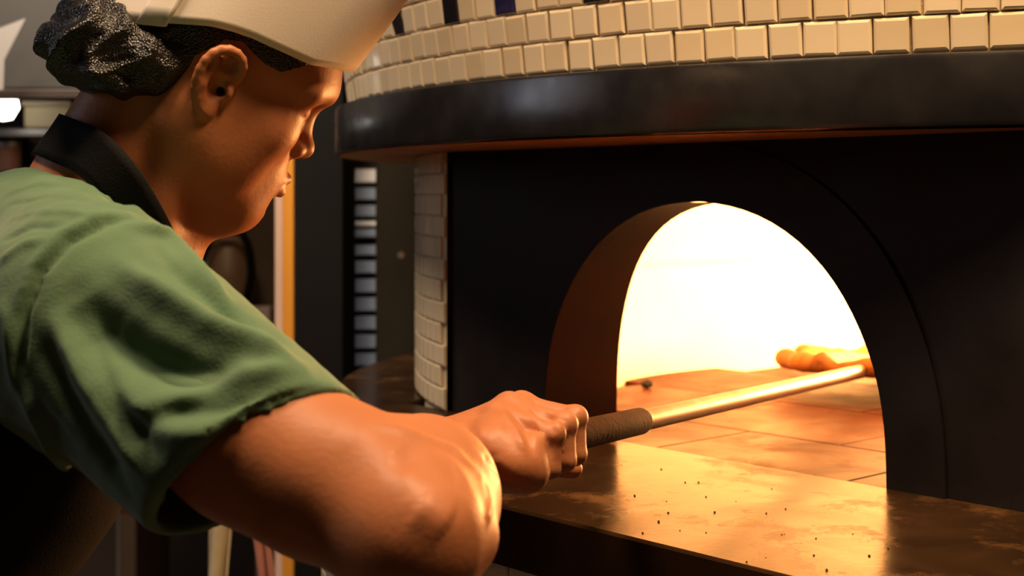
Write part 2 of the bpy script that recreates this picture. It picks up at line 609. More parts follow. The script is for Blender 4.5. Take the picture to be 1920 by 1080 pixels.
# ------------------------------------------------------------------ stone counter in front of the oven
def counter():
    root = empty('stone_counter', (C[0], C[1], 0), 'black granite counter with floury top running in front of the oven mouth', 'counter')
    foot = np.array([C[0], C[1], 0]) - N_ * .935
    dF = 1.311
    lC = (np.array([AM[0], AM[1], 0]) - foot) @ E_     # lateral of the arch middle from the axis foot
    def pt(l, d, z): return np.array([C[0], C[1], 0]) + E_ * l - N_ * d + UP * z
    lL, lR = -.47, .98
    def circ(lat): return math.sqrt(max(R_BAND ** 2 - lat ** 2, 0))
    # outline: front edge, rounded left shoulder, then the disc round the left
    a_s = math.atan2(lL, circ(lL))
    p0, p1, p2 = np.array([-.06, dF]), np.array([-.30, dF]), np.array([lL, circ(lL)])
    curve = [tuple((1 - t) ** 2 * p0 + 2 * t * (1 - t) * p1 + t * t * p2) for t in np.linspace(0, 1, 16)]
    rim = [(lR, dF)] + curve
    for q in np.linspace(a_s, -2.2, 40)[1:]:
        rim.append((R_BAND * math.sin(q), R_BAND * math.cos(q)))
    out = list(rim)
    inner = [(.80 * math.sin(q), .80 * math.cos(q)) for q in np.linspace(-2.2, -1.0, 12)]
    dj = .935 - .0012
    inner += [(-.48, dj), (lR, dj)]
    poly = out + inner
    th = .062
    b = .003
    n = len(poly)
    P2 = np.array(poly)
    cen = P2.mean(0)
    def off(i):
        a, c, d = P2[i - 1], P2[i], P2[(i + 1) % n]
        t1 = (c - a) / np.linalg.norm(c - a); t2 = (d - c) / np.linalg.norm(d - c)
        nn = np.array([t1[1], -t1[0]]) + np.array([t2[1], -t2[0]])
        return c + nn / (np.linalg.norm(nn) + 1e-9) * b
    area_ = sum(P2[i - 1][0] * P2[i][1] - P2[i][0] * P2[i - 1][1] for i in range(n))
    if area_ > 0: b = -b
    ins = [off(i) for i in range(n)]
    b = abs(b)
    v = [pt(p[0], p[1], ZL) for p in ins] + [pt(p[0], p[1], ZL - b) for p in poly] + [pt(p[0], p[1], ZL - th) for p in poly]
    f = [tuple(range(n)), tuple(range(2 * n, 3 * n))[::-1]]
    for k in range(n):
        k2 = (k + 1) % n
        f += [(k, k2, n + k2, n + k), (n + k, n + k2, 2 * n + k2, 2 * n + k)]
    o = MB().add(v, f).build('slab', M['ledge'], root)
    # tiled base under the slab, set back a little along the same outline
    zt = ZL - th
    rp = np.array(rim)
    tg = np.gradient(rp, axis=0); tg /= np.linalg.norm(tg, axis=1)[:, None]
    bp_ = rp + np.stack([-tg[:, 1], tg[:, 0]], 1) * .022
    if bp_[0][1] > dF: bp_ = rp - np.stack([-tg[:, 1], tg[:, 0]], 1) * .022
    v, f = [], []
    for p in bp_:
        v += [pt(p[0], p[1], 0), pt(p[0], p[1], zt)]
    for k in range(len(bp_) - 1):
        f.append((2 * k, 2 * k + 2, 2 * k + 3, 2 * k + 1))
    MB().add(v, f).build('base', M['grout'], root)
    sgl = np.r_[0, np.cumsum(np.linalg.norm(np.diff(bp_, axis=0), axis=1))]
    tB = tile_mesh('tile', .0455, .0455, .005, .0028, M['tile'])
    stuff = MB()
    for row in range(21):
        zc = zt - .002 - .048 * (row + .5)
        if zc < .03: break
        u = .024
        k = 0
        while u < min(sgl[-1], 2.6):
            q = np.array([np.interp(u, sgl, bp_[:, c]) for c in (0, 1)])
            q2 = np.array([np.interp(u + .01, sgl, bp_[:, c]) for c in (0, 1)])
            p = pt(q[0], q[1], zc)
            xa = pt(q[0], q[1], 0) - pt(q2[0], q2[1], 0)
            if row < 3 and .3 < u < 2.0:
                place('tile', tB, p, xa, UP, root)
            else:
                oo = place('tile', tB, p, xa, UP, None)
                stuff.add([oo.matrix_basis @ w_.co for w_ in tB.vertices], [tuple(w_.vertices) for w_ in tB.polygons])
                bpy.data.objects.remove(oo)
            u += .048
            k += 1
    tag(stuff.build('base_tiles', M['tile'], root), kind='stuff')
    return root


counter_root = counter()
# ------------------------------------------------------------------ fire in the chamber
def fire():
    bark = mat('charred_bark', (0.05, 0.025, 0.015), 0.9, var=(0.12, 0.05, 0.02), scale=20, bump=1.0, bscale=60)
    endm = mat('split_log_end', (0.3, 0.16, 0.07), 0.9, var=(0.2, 0.1, 0.045), scale=30)
    def log(a, b, r, label):
        a, b = np.array(a), np.array(b)
        root = empty('firewood_log', tuple((a + b) / 2), label, 'log', 'burning logs at the back of the oven')
        rr = random.Random(int(r * 1e5))
        n = 9
        path = [a + (b - a) * k / (n - 1) + np.array([rr.uniform(-.003, .003) for _ in range(3)]) for k in range(n)]
        MB().tube(path, [r * rr.uniform(.92, 1.08) for _ in path], 14, caps=False).build('bark', bark, root, True)
        for p, q in ((path[0], path[1]), (path[-1], path[-2])):
            t = (p - q) / np.linalg.norm(p - q)
            MB().tube([p - t * .004, p + t * .001], r * .93, 14).build('cut_end', endm, root)
    log((.86, 2.62, ZL + .04), (1.10, 2.36, ZL + .045), .038, 'thick charred log at the front of the fire in the oven')
    log((.80, 2.52, ZL + .035), (1.04, 2.60, ZL + .04), .033, 'thinner charred log lying behind the fire in the oven')
    log((.88, 2.40, ZL + .11), (1.0, 2.64, ZL + .115), .030, 'charred log resting on top of the other logs')
    fm = mat('flame', (0, 0, 0), 1.0, emit=(1.0, 0.5, 0.17), estr=30)
    root = empty('wood_fire', (.9, 2.5, ZL + .07), 'white-hot wood fire blazing at the back of the oven chamber', 'fire')
    rr = random.Random(3)
    for k, (x, y, h, r) in enumerate([(.84, 2.56, .26, .045), (.92, 2.52, .33, .055), (1.0, 2.45, .28, .05), (.97, 2.56, .3, .045), (.88, 2.46, .24, .04), (1.05, 2.38, .2, .04)]):
        n = 14
        path, rad = [], []
        for i in range(n):
            t = i / (n - 1)
            path.append((x + .03 * math.sin(4 * t + k) * t - .05 * t * t, y + .025 * math.sin(3 * t + 2 * k) * t, ZL + .07 + h * t))
            rad.append(r * (math.sin(math.pi * min(1, .18 + .82 * t)) ** .8 + .02) * (1.1 - .45 * t))
        MB().tube(path, rad, 12).build('flame', fm, root, True)
    d = bpy.data.lights.new('fire_glow', 'POINT')
    d.energy = FIRE
    d.color = (1.0, 0.44, 0.135)
    d.shadow_soft_size = 0.07
    o = link(bpy.data.objects.new('fire_glow', d))
    o.location = (.78, 2.36, ZL + .10)
    adopt(o, root)


FIRE = 98
fire()


# ------------------------------------------------------------------ peel, pizza, bits on the stone
HD = np.array([.5025, .95, -.056]); HD /= np.linalg.norm(HD)      # along the peel, towards the blade
A0 = np.array([.032, 1.218, 1.211])                                # handle axis under the index finger
U_ = np.array([HD[1], -HD[0], 0]); U_ /= np.linalg.norm(U_)        # sideways from the handle (right, near)
V_ = np.cross(U_, HD)                                              # upwards from the handle
if V_[2] < 0: V_ = -V_
PB = np.array([.562, 2.22, 1.152])                                 # where the handle meets the blade


def peel():
    root = empty('pizza_peel', tuple(A0), 'long metal turning peel with a dark grip held by the cook', 'peel')
    steel = mat('warm_brushed_steel', (0.17, 0.095, 0.058), 0.45, metal=1.0, rvar=0.06, scale=30, bump=0.03, bscale=200)
    grip = mat('dark_brown_grip', (0.03, 0.009, 0.003), 0.8, var=(0.045, 0.014, 0.005), scale=30, bump=0.3, bscale=180, spec=0.05)
    g1 = A0 + HD * .205
    d2 = PB - g1; Lp = np.linalg.norm(d2); d2 /= Lp
    shade_auto(MB().tube([A0 - HD * .054, A0 - HD * .051, A0 - HD * .04, A0 + HD * .1, g1 - HD * .006, g1 - HD * .001, g1], [.0105, .0132, .0138, .0132, .0132, .012, .0105], 24).build('grip', grip, root), 40)
    shade_auto(MB().tube([g1 - d2 * .01, PB - d2 * .05, PB - d2 * .015, PB + d2 * .01], [.0105, .0105, .0105, .006], 24).build('handle', steel, root), 50)
    # blade: a thin round plate, wedge towards the handle
    c = PB + HD * .115
    n = 48
    xv = HD; yv = np.cross(UP, HD); yv /= np.linalg.norm(yv)
    zv = np.cross(xv, yv)
    ring = []
    for k in range(n):
        q = 2 * math.pi * k / n
        x, y = .1 * math.cos(q), .1 * math.sin(q)
        if x < -.085: x = -.118 + .6 * abs(y)
        ring.append((x, y))
    v = [c + xv * a + yv * b + zv * .0012 for a, b in ring] + [c + xv * a + yv * b - zv * .0012 for a, b in ring]
    f = [tuple(range(n)), tuple(range(n, 2 * n))[::-1]] + [(k, n + k, n + (k + 1) % n, (k + 1) % n) for k in range(n)]
    MB().add(v, f).build('blade', steel, root)
    MB().tube([PB - HD * .03 - zv * .002, PB + HD * .035 - zv * .004], [.009, .004], 12).build('socket', steel, root, True)
    return c, xv, yv, zv


bc, bx, by, bz = peel()


def pizza():
    root = empty('pizza', tuple(bc), 'pizza with a puffy browned rim riding on the peel blade', 'pizza')
    dough = mat('browned_crust', (0.36, 0.14, 0.035), 0.8, var=(0.10, 0.032, 0.008), scale=26, bump=1.0, bscale=70, spec=0.2)
    sauce = mat('tomato_and_cheese', (0.6, 0.1, 0.03), 0.45, var=(0.8, 0.6, 0.3), scale=16, bump=0.6, bscale=30)
    c = bc + bz * .004 - bx * .012
    rr = random.Random(11)
    na, nb = 64, 12
    ph = [rr.uniform(0, 6.28) for _ in range(8)]
    v, f = [], []
    R = .172
    for i in range(na):
        q = 2 * math.pi * i / na
        lump = 1 + .22 * math.sin(5 * q + ph[0]) * .6 + .16 * math.sin(9 * q + ph[1]) + .12 * math.sin(17 * q + ph[2])
        rad = .0125 * lump + .0035 * math.sin(23 * q + ph[4]) * .4
        Rr = R + .006 * math.sin(3 * q + ph[3])
        for j in range(nb):
            t = 2 * math.pi * j / nb
            rr_ = Rr - .016 + 1.35 * rad * math.cos(t)
            z = rad * 1.15 * math.sin(t) + rad * .75 - .009
            v.append(c + bx * rr_ * math.cos(q) + by * rr_ * math.sin(q) + bz * z)
    for i in range(na):
        for j in range(nb):
            f.append((i * nb + j, ((i + 1) % na) * nb + j, ((i + 1) % na) * nb + (j + 1) % nb, i * nb + (j + 1) % nb))
    MB().add(v, f).build('crust', dough, root, True)
    v, f = [c + bz * .006], []
    rings = 8
    for k in range(1, rings + 1):
        for i in range(48):
            q = 2 * math.pi * i / 48
            r = (R - .014) * k / rings
            v.append(c + bx * r * math.cos(q) + by * r * math.sin(q) + bz * (.005 + .003 * rr.random()))
    for i in range(48):
        f.append((0, 1 + i, 1 + (i + 1) % 48))
        for k in range(rings - 1):
            a = 1 + k * 48
            f.append((a + i, a + 48 + i, a + 48 + (i + 1) % 48, a + (i + 1) % 48))
    MB().add(v, f).build('topping', sauce, root, True)


pizza()


def bits():
    coal = mat('charcoal', (0.012, 0.01, 0.01), 0.95, bump=0.8, bscale=90)
    def lump(name, c, r, m, seed, flat=.7):
        rr = random.Random(seed)
        v, f = [], []
        n, k_ = 9, 6
        for i in range(k_ + 1):
            th = math.pi * i / k_
            for j in range(n):
                q = 2 * math.pi * j / n
                s = r * rr.uniform(.8, 1.15)
                v.append((c[0] + s * math.sin(th) * math.cos(q), c[1] + s * math.sin(th) * math.sin(q), c[2] + s * flat * math.cos(th)))
        for i in range(k_):
            for j in range(n):
                f.append((i * n + j, (i + 1) * n + j, (i + 1) * n + (j + 1) % n, i * n + (j + 1) % n))
        return v, f
    v, f = lump('c', (.2255, 2.385, ZL + .007), .0105, coal, 4)
    tag(MB().add(v, f).build('charcoal_lump', coal), 'small black lump of charcoal on the oven floor, left side', 'charcoal')
    crumb = mat('burnt_crumb', (0.05, 0.025, 0.012), 0.9)
    mb = MB()
    rr = random.Random(21)
    spots = [(1146, 957), (1240, 880), (1285, 905), (1324, 932), (1275, 995), (1253, 962), (1340, 961), (1437, 963), (1473, 955), (1466, 1003), (1436, 1046), (1400, 1054),
             (1526, 1042), (1599, 1002), (1630, 1043), (1447, 917), (1324, 999), (1471, 1002), (1235, 979), (1310, 905), (1190, 930), (1205, 1000), (1380, 940), (1530, 1010), (1665, 1029), (1250, 940), (1550, 1070)]
    for (x, y) in spots:
        Y = F * (CAMZ - ZL) / (y - HZ)
        p = P(x, y, Y)
        r = rr.uniform(.0006, .0014)
        v, f = lump('k', (p[0], p[1], ZL + r * .5), r, crumb, x)
        mb.add(v, f)
    tag(mb.build('crumbs', crumb), 'tiny burnt crumbs scattered over the lit counter stone', 'crumbs', kind='stuff')


bits()


# ------------------------------------------------------------------ kitchen behind
def X(px, Y): return (px - 960) / F * Y
def Zp(py, Y): return CAMZ - (py - HZ) / F * Y


def background():
    blk = mat('black_painted_panel', (0.003, 0.0028, 0.0025), 0.7, var=(0.005, 0.004, 0.0035), scale=4, spec=0.15)
    oliv = mat('olive_brown_panel', (0.065, 0.055, 0.036), 0.45, var=(0.085, 0.072, 0.048), scale=9, bump=0.05)
    slat = mat('blue_grey_paint', (0.17, 0.21, 0.29), 0.35, var=(0.2, 0.24, 0.33), scale=9)
    whit = mat('white_enamel', (0.75, 0.72, 0.68), 0.35)
    pink = mat('pale_pink_laminate', (0.62, 0.4, 0.3), 0.5, var=(0.66, 0.43, 0.32), scale=3)
    yel = mat('amber_yellow_paint', (0.62, 0.24, 0.02), 0.45, var=(0.68, 0.28, 0.03), scale=3)
    ste = mat('stainless_steel', (0.33, 0.31, 0.29), 0.35, metal=0.9, var=(0.38, 0.36, 0.33), scale=3, bump=0.05)
    drk = mat('dark_brown_metal', (0.03, 0.02, 0.016), 0.5)
    # tall black fridge-like cabinet
    Y = 3.05
    r = empty('tall_cabinet', (X(598, Y), Y, 0), 'tall matt black cabinet standing left of the slatted rack', 'cabinet')
    MB().bbox((X(552, Y), Y, .08), (X(645, Y), Y + .22, 2.0), .004).build('body', blk, r)
    MB().bbox((X(552, Y) + .02, Y + .03, 0), (X(645, Y) - .02, Y + .2, .08), .003).build('plinth', blk, r)
    # slatted rack
    Y = 3.6
    r = empty('slatted_rack', (X(675, Y), Y, 0), 'steel rack of blue-grey horizontal slats between the black cabinet and the olive panel', 'rack')
    x0, x1 = X(640, Y), X(712, Y)
    ztop = Zp(296, Y)
    MB().bbox((x0 - .03, Y, 0), (x0 - .014, Y + .4, ztop + .05), .002).build('side_post', blk, r)
    MB().bbox((x1, Y, 0), (x1 + .016, Y + .4, ztop + .05), .002).build('side_post', blk, r)
    MB().bbox((x0, Y + .08, 0), (x1, Y + .4, ztop + .05), .002).build('back_panel', drk, r)
    ys = [330, 364, 396, 420, 438, 470, 502, 537, 572, 607, 642, 676, 708, 738]
    hts = [26, 24, 22, 10, 16, 20, 24, 26, 26, 26, 26, 24, 18, 16]
    for k, (yy, hh) in enumerate(zip(ys, hts)):
        z1, z0 = Zp(yy - hh / 2, Y), Zp(yy + hh / 2, Y)
        Mx = Matrix.Translation(((x0 + x1) / 2, Y + .02, (z0 + z1) / 2)) @ Matrix.Rotation(math.radians(-14), 4, 'X')
        w_ = (x1 - x0) / 2
        o = MB().bbox((-w_, -.006, -(z1 - z0) / 2), (w_, .006, (z1 - z0) / 2), .002, Mx).build('slat' if k != 3 else 'white_rail', whit if k in (0, 3) else slat, r)
    for k in range(6):
        z0 = Zp(738 + 60 + k * 60, Y)
        MB().bbox((x0, Y + .01, z0), (x1, Y + .03, z0 + .035), .002).build('slat', slat, r)
    # olive panel beside the oven
    Y = 3.4
    r = empty('side_panel', (X(738, Y), Y, 0), 'olive-brown upright panel between the slatted rack and the tiled oven side', 'panel')
    MB().bbox((X(704, Y), Y, 0), (X(704, Y) + .17, Y + .12, 1.9), .003).build('board', oliv, r)
    MB().tube([(X(752, Y), Y - .004, Zp(478, Y)), (X(752, Y), Y + .004, Zp(478, Y))], .008, 12).build('screw_cap', pink, r)
    # yellow post with a pale edge strip
    Y = 3.3
    r = empty('door_post', (X(533, Y), Y, 0), 'amber-yellow upright post with a pale pink edge strip', 'post')
    MB().bbox((X(530, Y), Y, 0), (X(551, Y), Y + .06, 2.4), .002).build('yellow_face', yel, r)
    MB().bbox((X(515, Y), Y + .002, 0), (X(530, Y), Y + .06, 2.4), .002).build('edge_strip', pink, r)
    # work shelf behind with jar, kettle, cable, dial box
    Y = 3.6
    shelfm = mat('dark_wood_shelf', (0.05, 0.03, 0.018), 0.5, var=(0.07, 0.04, 0.025), scale=8)
    r = empty('work_shelf', (X(400, Y), Y, 0), 'dark wooden work shelf behind the cook with kitchen gear on it', 'shelf')
    zs = Zp(662, Y)
    MB().bbox((X(232, Y), Y - .12, zs - .04), (X(514, Y), Y + .35, zs), .004).build('board', shelfm, r)
    for px in (250, 500):
        MB().bbox((X(px, Y) - .02, Y - .05, 0), (X(px, Y) + .02, Y + .3, zs - .04), .004).build('leg', shelfm, r)
    MB().bbox((X(232, Y), Y + .3, zs), (X(514, Y), Y + .35, Zp(250, Y)), .004).build('back_board', mat('brown_back_board', (0.13, 0.08, 0.045), 0.6, var=(0.17, 0.11, 0.06), scale=6), r)
    br = mat('brown_stoneware', (0.22, 0.13, 0.07), 0.45, var=(0.28, 0.17, 0.095), scale=8)
    xc = X(415, Y)
    jar = empty('storage_jar', (xc, Y + .08, zs), 'rounded brown storage jar with a dark lid on the shelf under the chin', 'jar')
    rj = .072
    h = Zp(440, Y) - zs
    MB().lathe([(.0, 0), (rj * .8, 0), (rj, h * .2), (rj * 1.04, h * .6), (rj * .9, h * .88), (rj * .6, h)], (xc, Y + .08, zs), 28).build('body', br, jar, True)
    MB().lathe([(rj * .64, h - .004), (rj * .66, h + .02), (.02, h + .035), (.018, h + .05), (0, h + .052)], (xc, Y + .08, zs), 28).build('lid', blk, jar, True)
    pts = [P(355, 640, Y - .03), P(372, 500, Y - .05), P(400, 425, Y - .06), P(440, 418, Y - .06), P(468, 455, Y - .05), P(474, 520, Y - .04), P(455, 580, Y - .03), P(440, 655, Y - .03)]
    cr = []
    for i in range(len(pts) - 1):
        for t in np.linspace(0, 1, 6)[:-1]: cr.append(pts[i] * (1 - t) + pts[i + 1] * t)
    cr = np.array(cr)
    for _ in range(8): cr[1:-1] = .25 * cr[:-2] + .5 * cr[1:-1] + .25 * cr[2:]
    tag(MB().tube(cr, .010, 10).build('power_cable', blk, None, True), 'thick black cable looping around the brown jar', 'cable')
    bxm = mat('off_white_plastic', (0.55, 0.42, 0.33), 0.5)
    r = empty('timer_box', (X(490, Y), Y, zs), 'off-white appliance box with a round dark dial beside the yellow post', 'appliance')
    MB().bbox((X(458, Y), Y - .06, zs), (X(514, Y), Y + .0, Zp(572, Y)), .006).build('body', bxm, r)
    cx, cz = X(478, Y - .06), Zp(610, Y - .06)
    MB().tube([(cx, Y - .061, cz), (cx, Y - .075, cz)], .026, 20).build('dial', blk, r)
    MB().bbox((cx - .003, Y - .079, cz), (cx + .003, Y - .074, cz + .02), .001).build('pointer', whit, r)
    tagm = mat('grey_linen', (0.4, 0.37, 0.34), 0.9)
    # folded grey cloth seen under the chin
    v = [P(300, 440, 3.55), P(352, 394, 3.55), P(384, 422, 3.55), P(392, 440, 3.55), P(296, 661.5, 3.55), P(372, 661.5, 3.55)]
    o = MB().add([q for q in v] + [q + np.array([0, .03, 0]) for q in v], [(0, 1, 2, 3), (0, 3, 5, 4), (7, 6, 9, 8), (6, 7, 1, 0), (7, 8, 2, 1), (8, 9, 3, 2), (9, 11, 5, 3), (10, 6, 0, 4), (11, 10, 4, 5), (6, 10, 11, 9)]).build('cloth_bundle', tagm)
    tag(o, 'grey peaked cloth bundle standing on the shelf just below the chin', 'cloth')
    # extractor hood, top left
    Y = 3.0
    hoodm = mat('greasy_hood_steel', (0.045, 0.043, 0.041), 0.45, metal=0.3, var=(0.06, 0.058, 0.056), scale=2)
    r = empty('extractor_hood', (X(20, Y), Y, Zp(180, Y)), 'grey steel extractor hood at top left above the lit shelf', 'hood')
    z0, z1 = Zp(168, Y), 2.5
    MB().bbox((X(-420, Y), Y, z0), (X(330, Y), Y + .6, z1), .005).build('canopy', hoodm, r)
    MB().bbox((X(-420, Y), Y - .015, Zp(186, Y)), (X(330, Y), Y + .02, z0), .003).build('lip', drk, r)
    paper = mat('grey_white_paper', (0.22, 0.21, 0.205), 0.8)
    Y = 2.9
    v = [P(-60, 75, Y), P(48, 34, Y), P(8, 112, Y), P(6, 168, Y), P(-60, 175, Y)]
    n = 5
    tag(MB().add(v + [q + np.array([0, .002, 0]) for q in v], [tuple(range(n)), tuple(range(n, 2 * n))[::-1]] + [(k, n + k, n + (k + 1) % n, (k + 1) % n) for k in range(n)]).build('order_slip', paper),
        'white sheet of paper pinned to the steel hood at far left', 'paper')
    # lit shelf under the hood with containers
    Y = 3.25
    r = empty('steel_shelf', (X(60, Y), Y, 0), 'steel kitchen shelf under the extractor hood holding containers', 'shelf')
    for zz in (Zp(240, Y), Zp(318, Y), Zp(420, Y)):
        MB().bbox((X(-380, Y), Y, zz - .02), (X(150, Y), Y + .4, zz), .003).build('shelf_board', ste, r)
    for px in (-370, 144):
        MB().bbox((X(px, Y) - .015, Y + .37, 0), (X(px, Y) + .015, Y + .4, Zp(186, Y)), .003).build('upright', ste, r)
    MB().bbox((X(-380, Y), Y + .4, .4), (X(150, Y), Y + .42, Zp(150, Y)), .003).build('back_sheet', drk, r)
    yb = mat('yellowed_plastic', (0.5, 0.4, 0.2), 0.5, var=(0.55, 0.45, 0.25), scale=5)
    z0 = Zp(240, Y)
    t = empty('food_tub', (X(85, Y), Y + .1, z0), 'yellowish plastic food tub on the upper steel shelf', 'tub')
    MB().bbox((X(38, Y), Y + .02, z0), (X(128, Y), Y + .2, Zp(196, Y)), .005).build('body', yb, t)
    MB().bbox((X(35, Y), Y + .012, Zp(198, Y)), (X(131, Y), Y + .208, Zp(188, Y)), .003).build('lid', mat('tan_lid', (0.42, 0.33, 0.2), 0.5), t)
    z0 = Zp(318, Y)
    chrome = mat('polished_bowl_steel', (0.8, 0.78, 0.76), 0.12, metal=1.0)
    def bowl(px, r_, h_, label):
        b = empty('mixing_bowl', (X(px, Y), Y + .12, z0), label, 'bowl', 'steel bowls on the lower shelf')
        MB().lathe([(0, 0), (r_ * .5, 0), (r_ * .85, h_ * .4), (r_, h_), (r_ * .97, h_), (r_ * .8, h_ * .42), (r_ * .45, .004), (0, .004)], (X(px, Y), Y + .12, z0), 32).build('bowl', chrome, b, True)
        MB().lathe([(r_, h_ - .003), (r_ + .008, h_), (r_, h_ + .003)], (X(px, Y), Y + .12, z0), 32).build('rim', chrome, b, True)
    bowl(66, .055, .07, 'shiny steel mixing bowl below the yellowish tub')
    bowl(128, .018, .045, 'small steel bowl beside the nape of the neck')
    # glowing heat lamp bulb
    lm = mat('lit_bulb', (0, 0, 0), 1, emit=(1.0, 0.93, 0.85), estr=6)
    xc, zc = X(6, Y - .1), Zp(198, Y - .1)
    t = empty('heat_lamp', (xc, Y - .1, zc), 'glowing white heat lamp at the left edge under the hood', 'lamp')
    MB().lathe([(.0, -.034), (.02, -.03), (.034, -.005), (.03, .018), (.014, .03)], (xc, Y - .1, zc), 20).build('bulb', lm, t, True)
    MB().lathe([(.016, .026), (.018, .05), (0, .052)], (xc, Y - .1, zc), 20).build('socket', drk, t, True)
    pk = mat('terracotta_red', (0.3, 0.11, 0.06), 0.6)
    t = empty('spice_tin', (X(-8, Y), Y + .08, z0), 'reddish tin at the left edge on the lower steel shelf', 'tin')
    MB().lathe([(0, 0), (.03, 0), (.03, .055), (0, .055)], (X(-8, Y), Y + .08, z0), 24).build('body', pk, t)
    MB().lathe([(.032, .055), (.032, .066), (0, .066)], (X(-8, Y), Y + .08, z0), 24).build('lid', ste, t)
    # unseen upright tube lamp, added for its gleam in the polished band
    tl = empty('added_tube_lamp', (-2.3, 5.15, 1.1), 'unseen tube lamp added at far left for a gleam on the band', 'lamp')
    MB().bbox((-2.36, 5.14, 1.05), (-2.24, 5.2, 2.35), .005).build('housing', ste, tl)
    MB().tube([(-2.3, 5.12, 1.1), (-2.3, 5.12, 2.3)], .02, 14).build('tube', mat('lit_tube', (0, 0, 0), 1, emit=(0.85, 0.88, 1.0), estr=22), tl, True)
    # cloths hanging on a rail seen under the arm
    Y = 2.35
    r = tag(MB().tube([P(300, 900, Y), P(560, 905, Y)], .008, 12).build('towel_rail', ste), 'thin steel rail behind the cook carrying two cloths', 'rail')
    def cloth(px0, px1, ytop, ybot, m, label, ph, lean):
        v, f = [], []
        nx, ny = 17, 14
        for j in range(ny):
            tv = j / (ny - 1)
            for i in range(nx):
                s_ = i / (nx - 1)
                p = P(px0 + (px1 - px0) * (.5 + (s_ - .5) * (1 - .3 * tv)) + lean * tv, ytop + (ybot - ytop) * tv, Y - .012)
                p[1] += .012 * math.sin(9 * s_ + ph + 2 * tv) * (.3 + tv)
                v.append(p)
        for j in range(ny - 1):
            for i in range(nx - 1):
                a = j * nx + i
                f.append((a, a + 1, a + nx + 1, a + nx))
        o = MB().add(v, f).build('kitchen_towel', m, None, True)
        md = o.modifiers.new('thickness', 'SOLIDIFY'); md.thickness = .004
        tag(o, label, 'towel', 'towels on the rail behind the cook')
    cloth(392, 442, 898, 1200, mat('beige_towel', (0.42, 0.33, 0.2), 0.9, var=(0.5, 0.4, 0.25), scale=14, bump=0.4), 'beige towel hanging below the raised elbow', 0, -14)
    cloth(462, 492, 900, 1200, mat('dusty_pink_towel', (0.4, 0.15, 0.11), 0.9, var=(0.48, 0.2, 0.15), scale=14, bump=0.4), 'dusty pink towel hanging between the beige towel and the yellow post', 2, 40)


background()
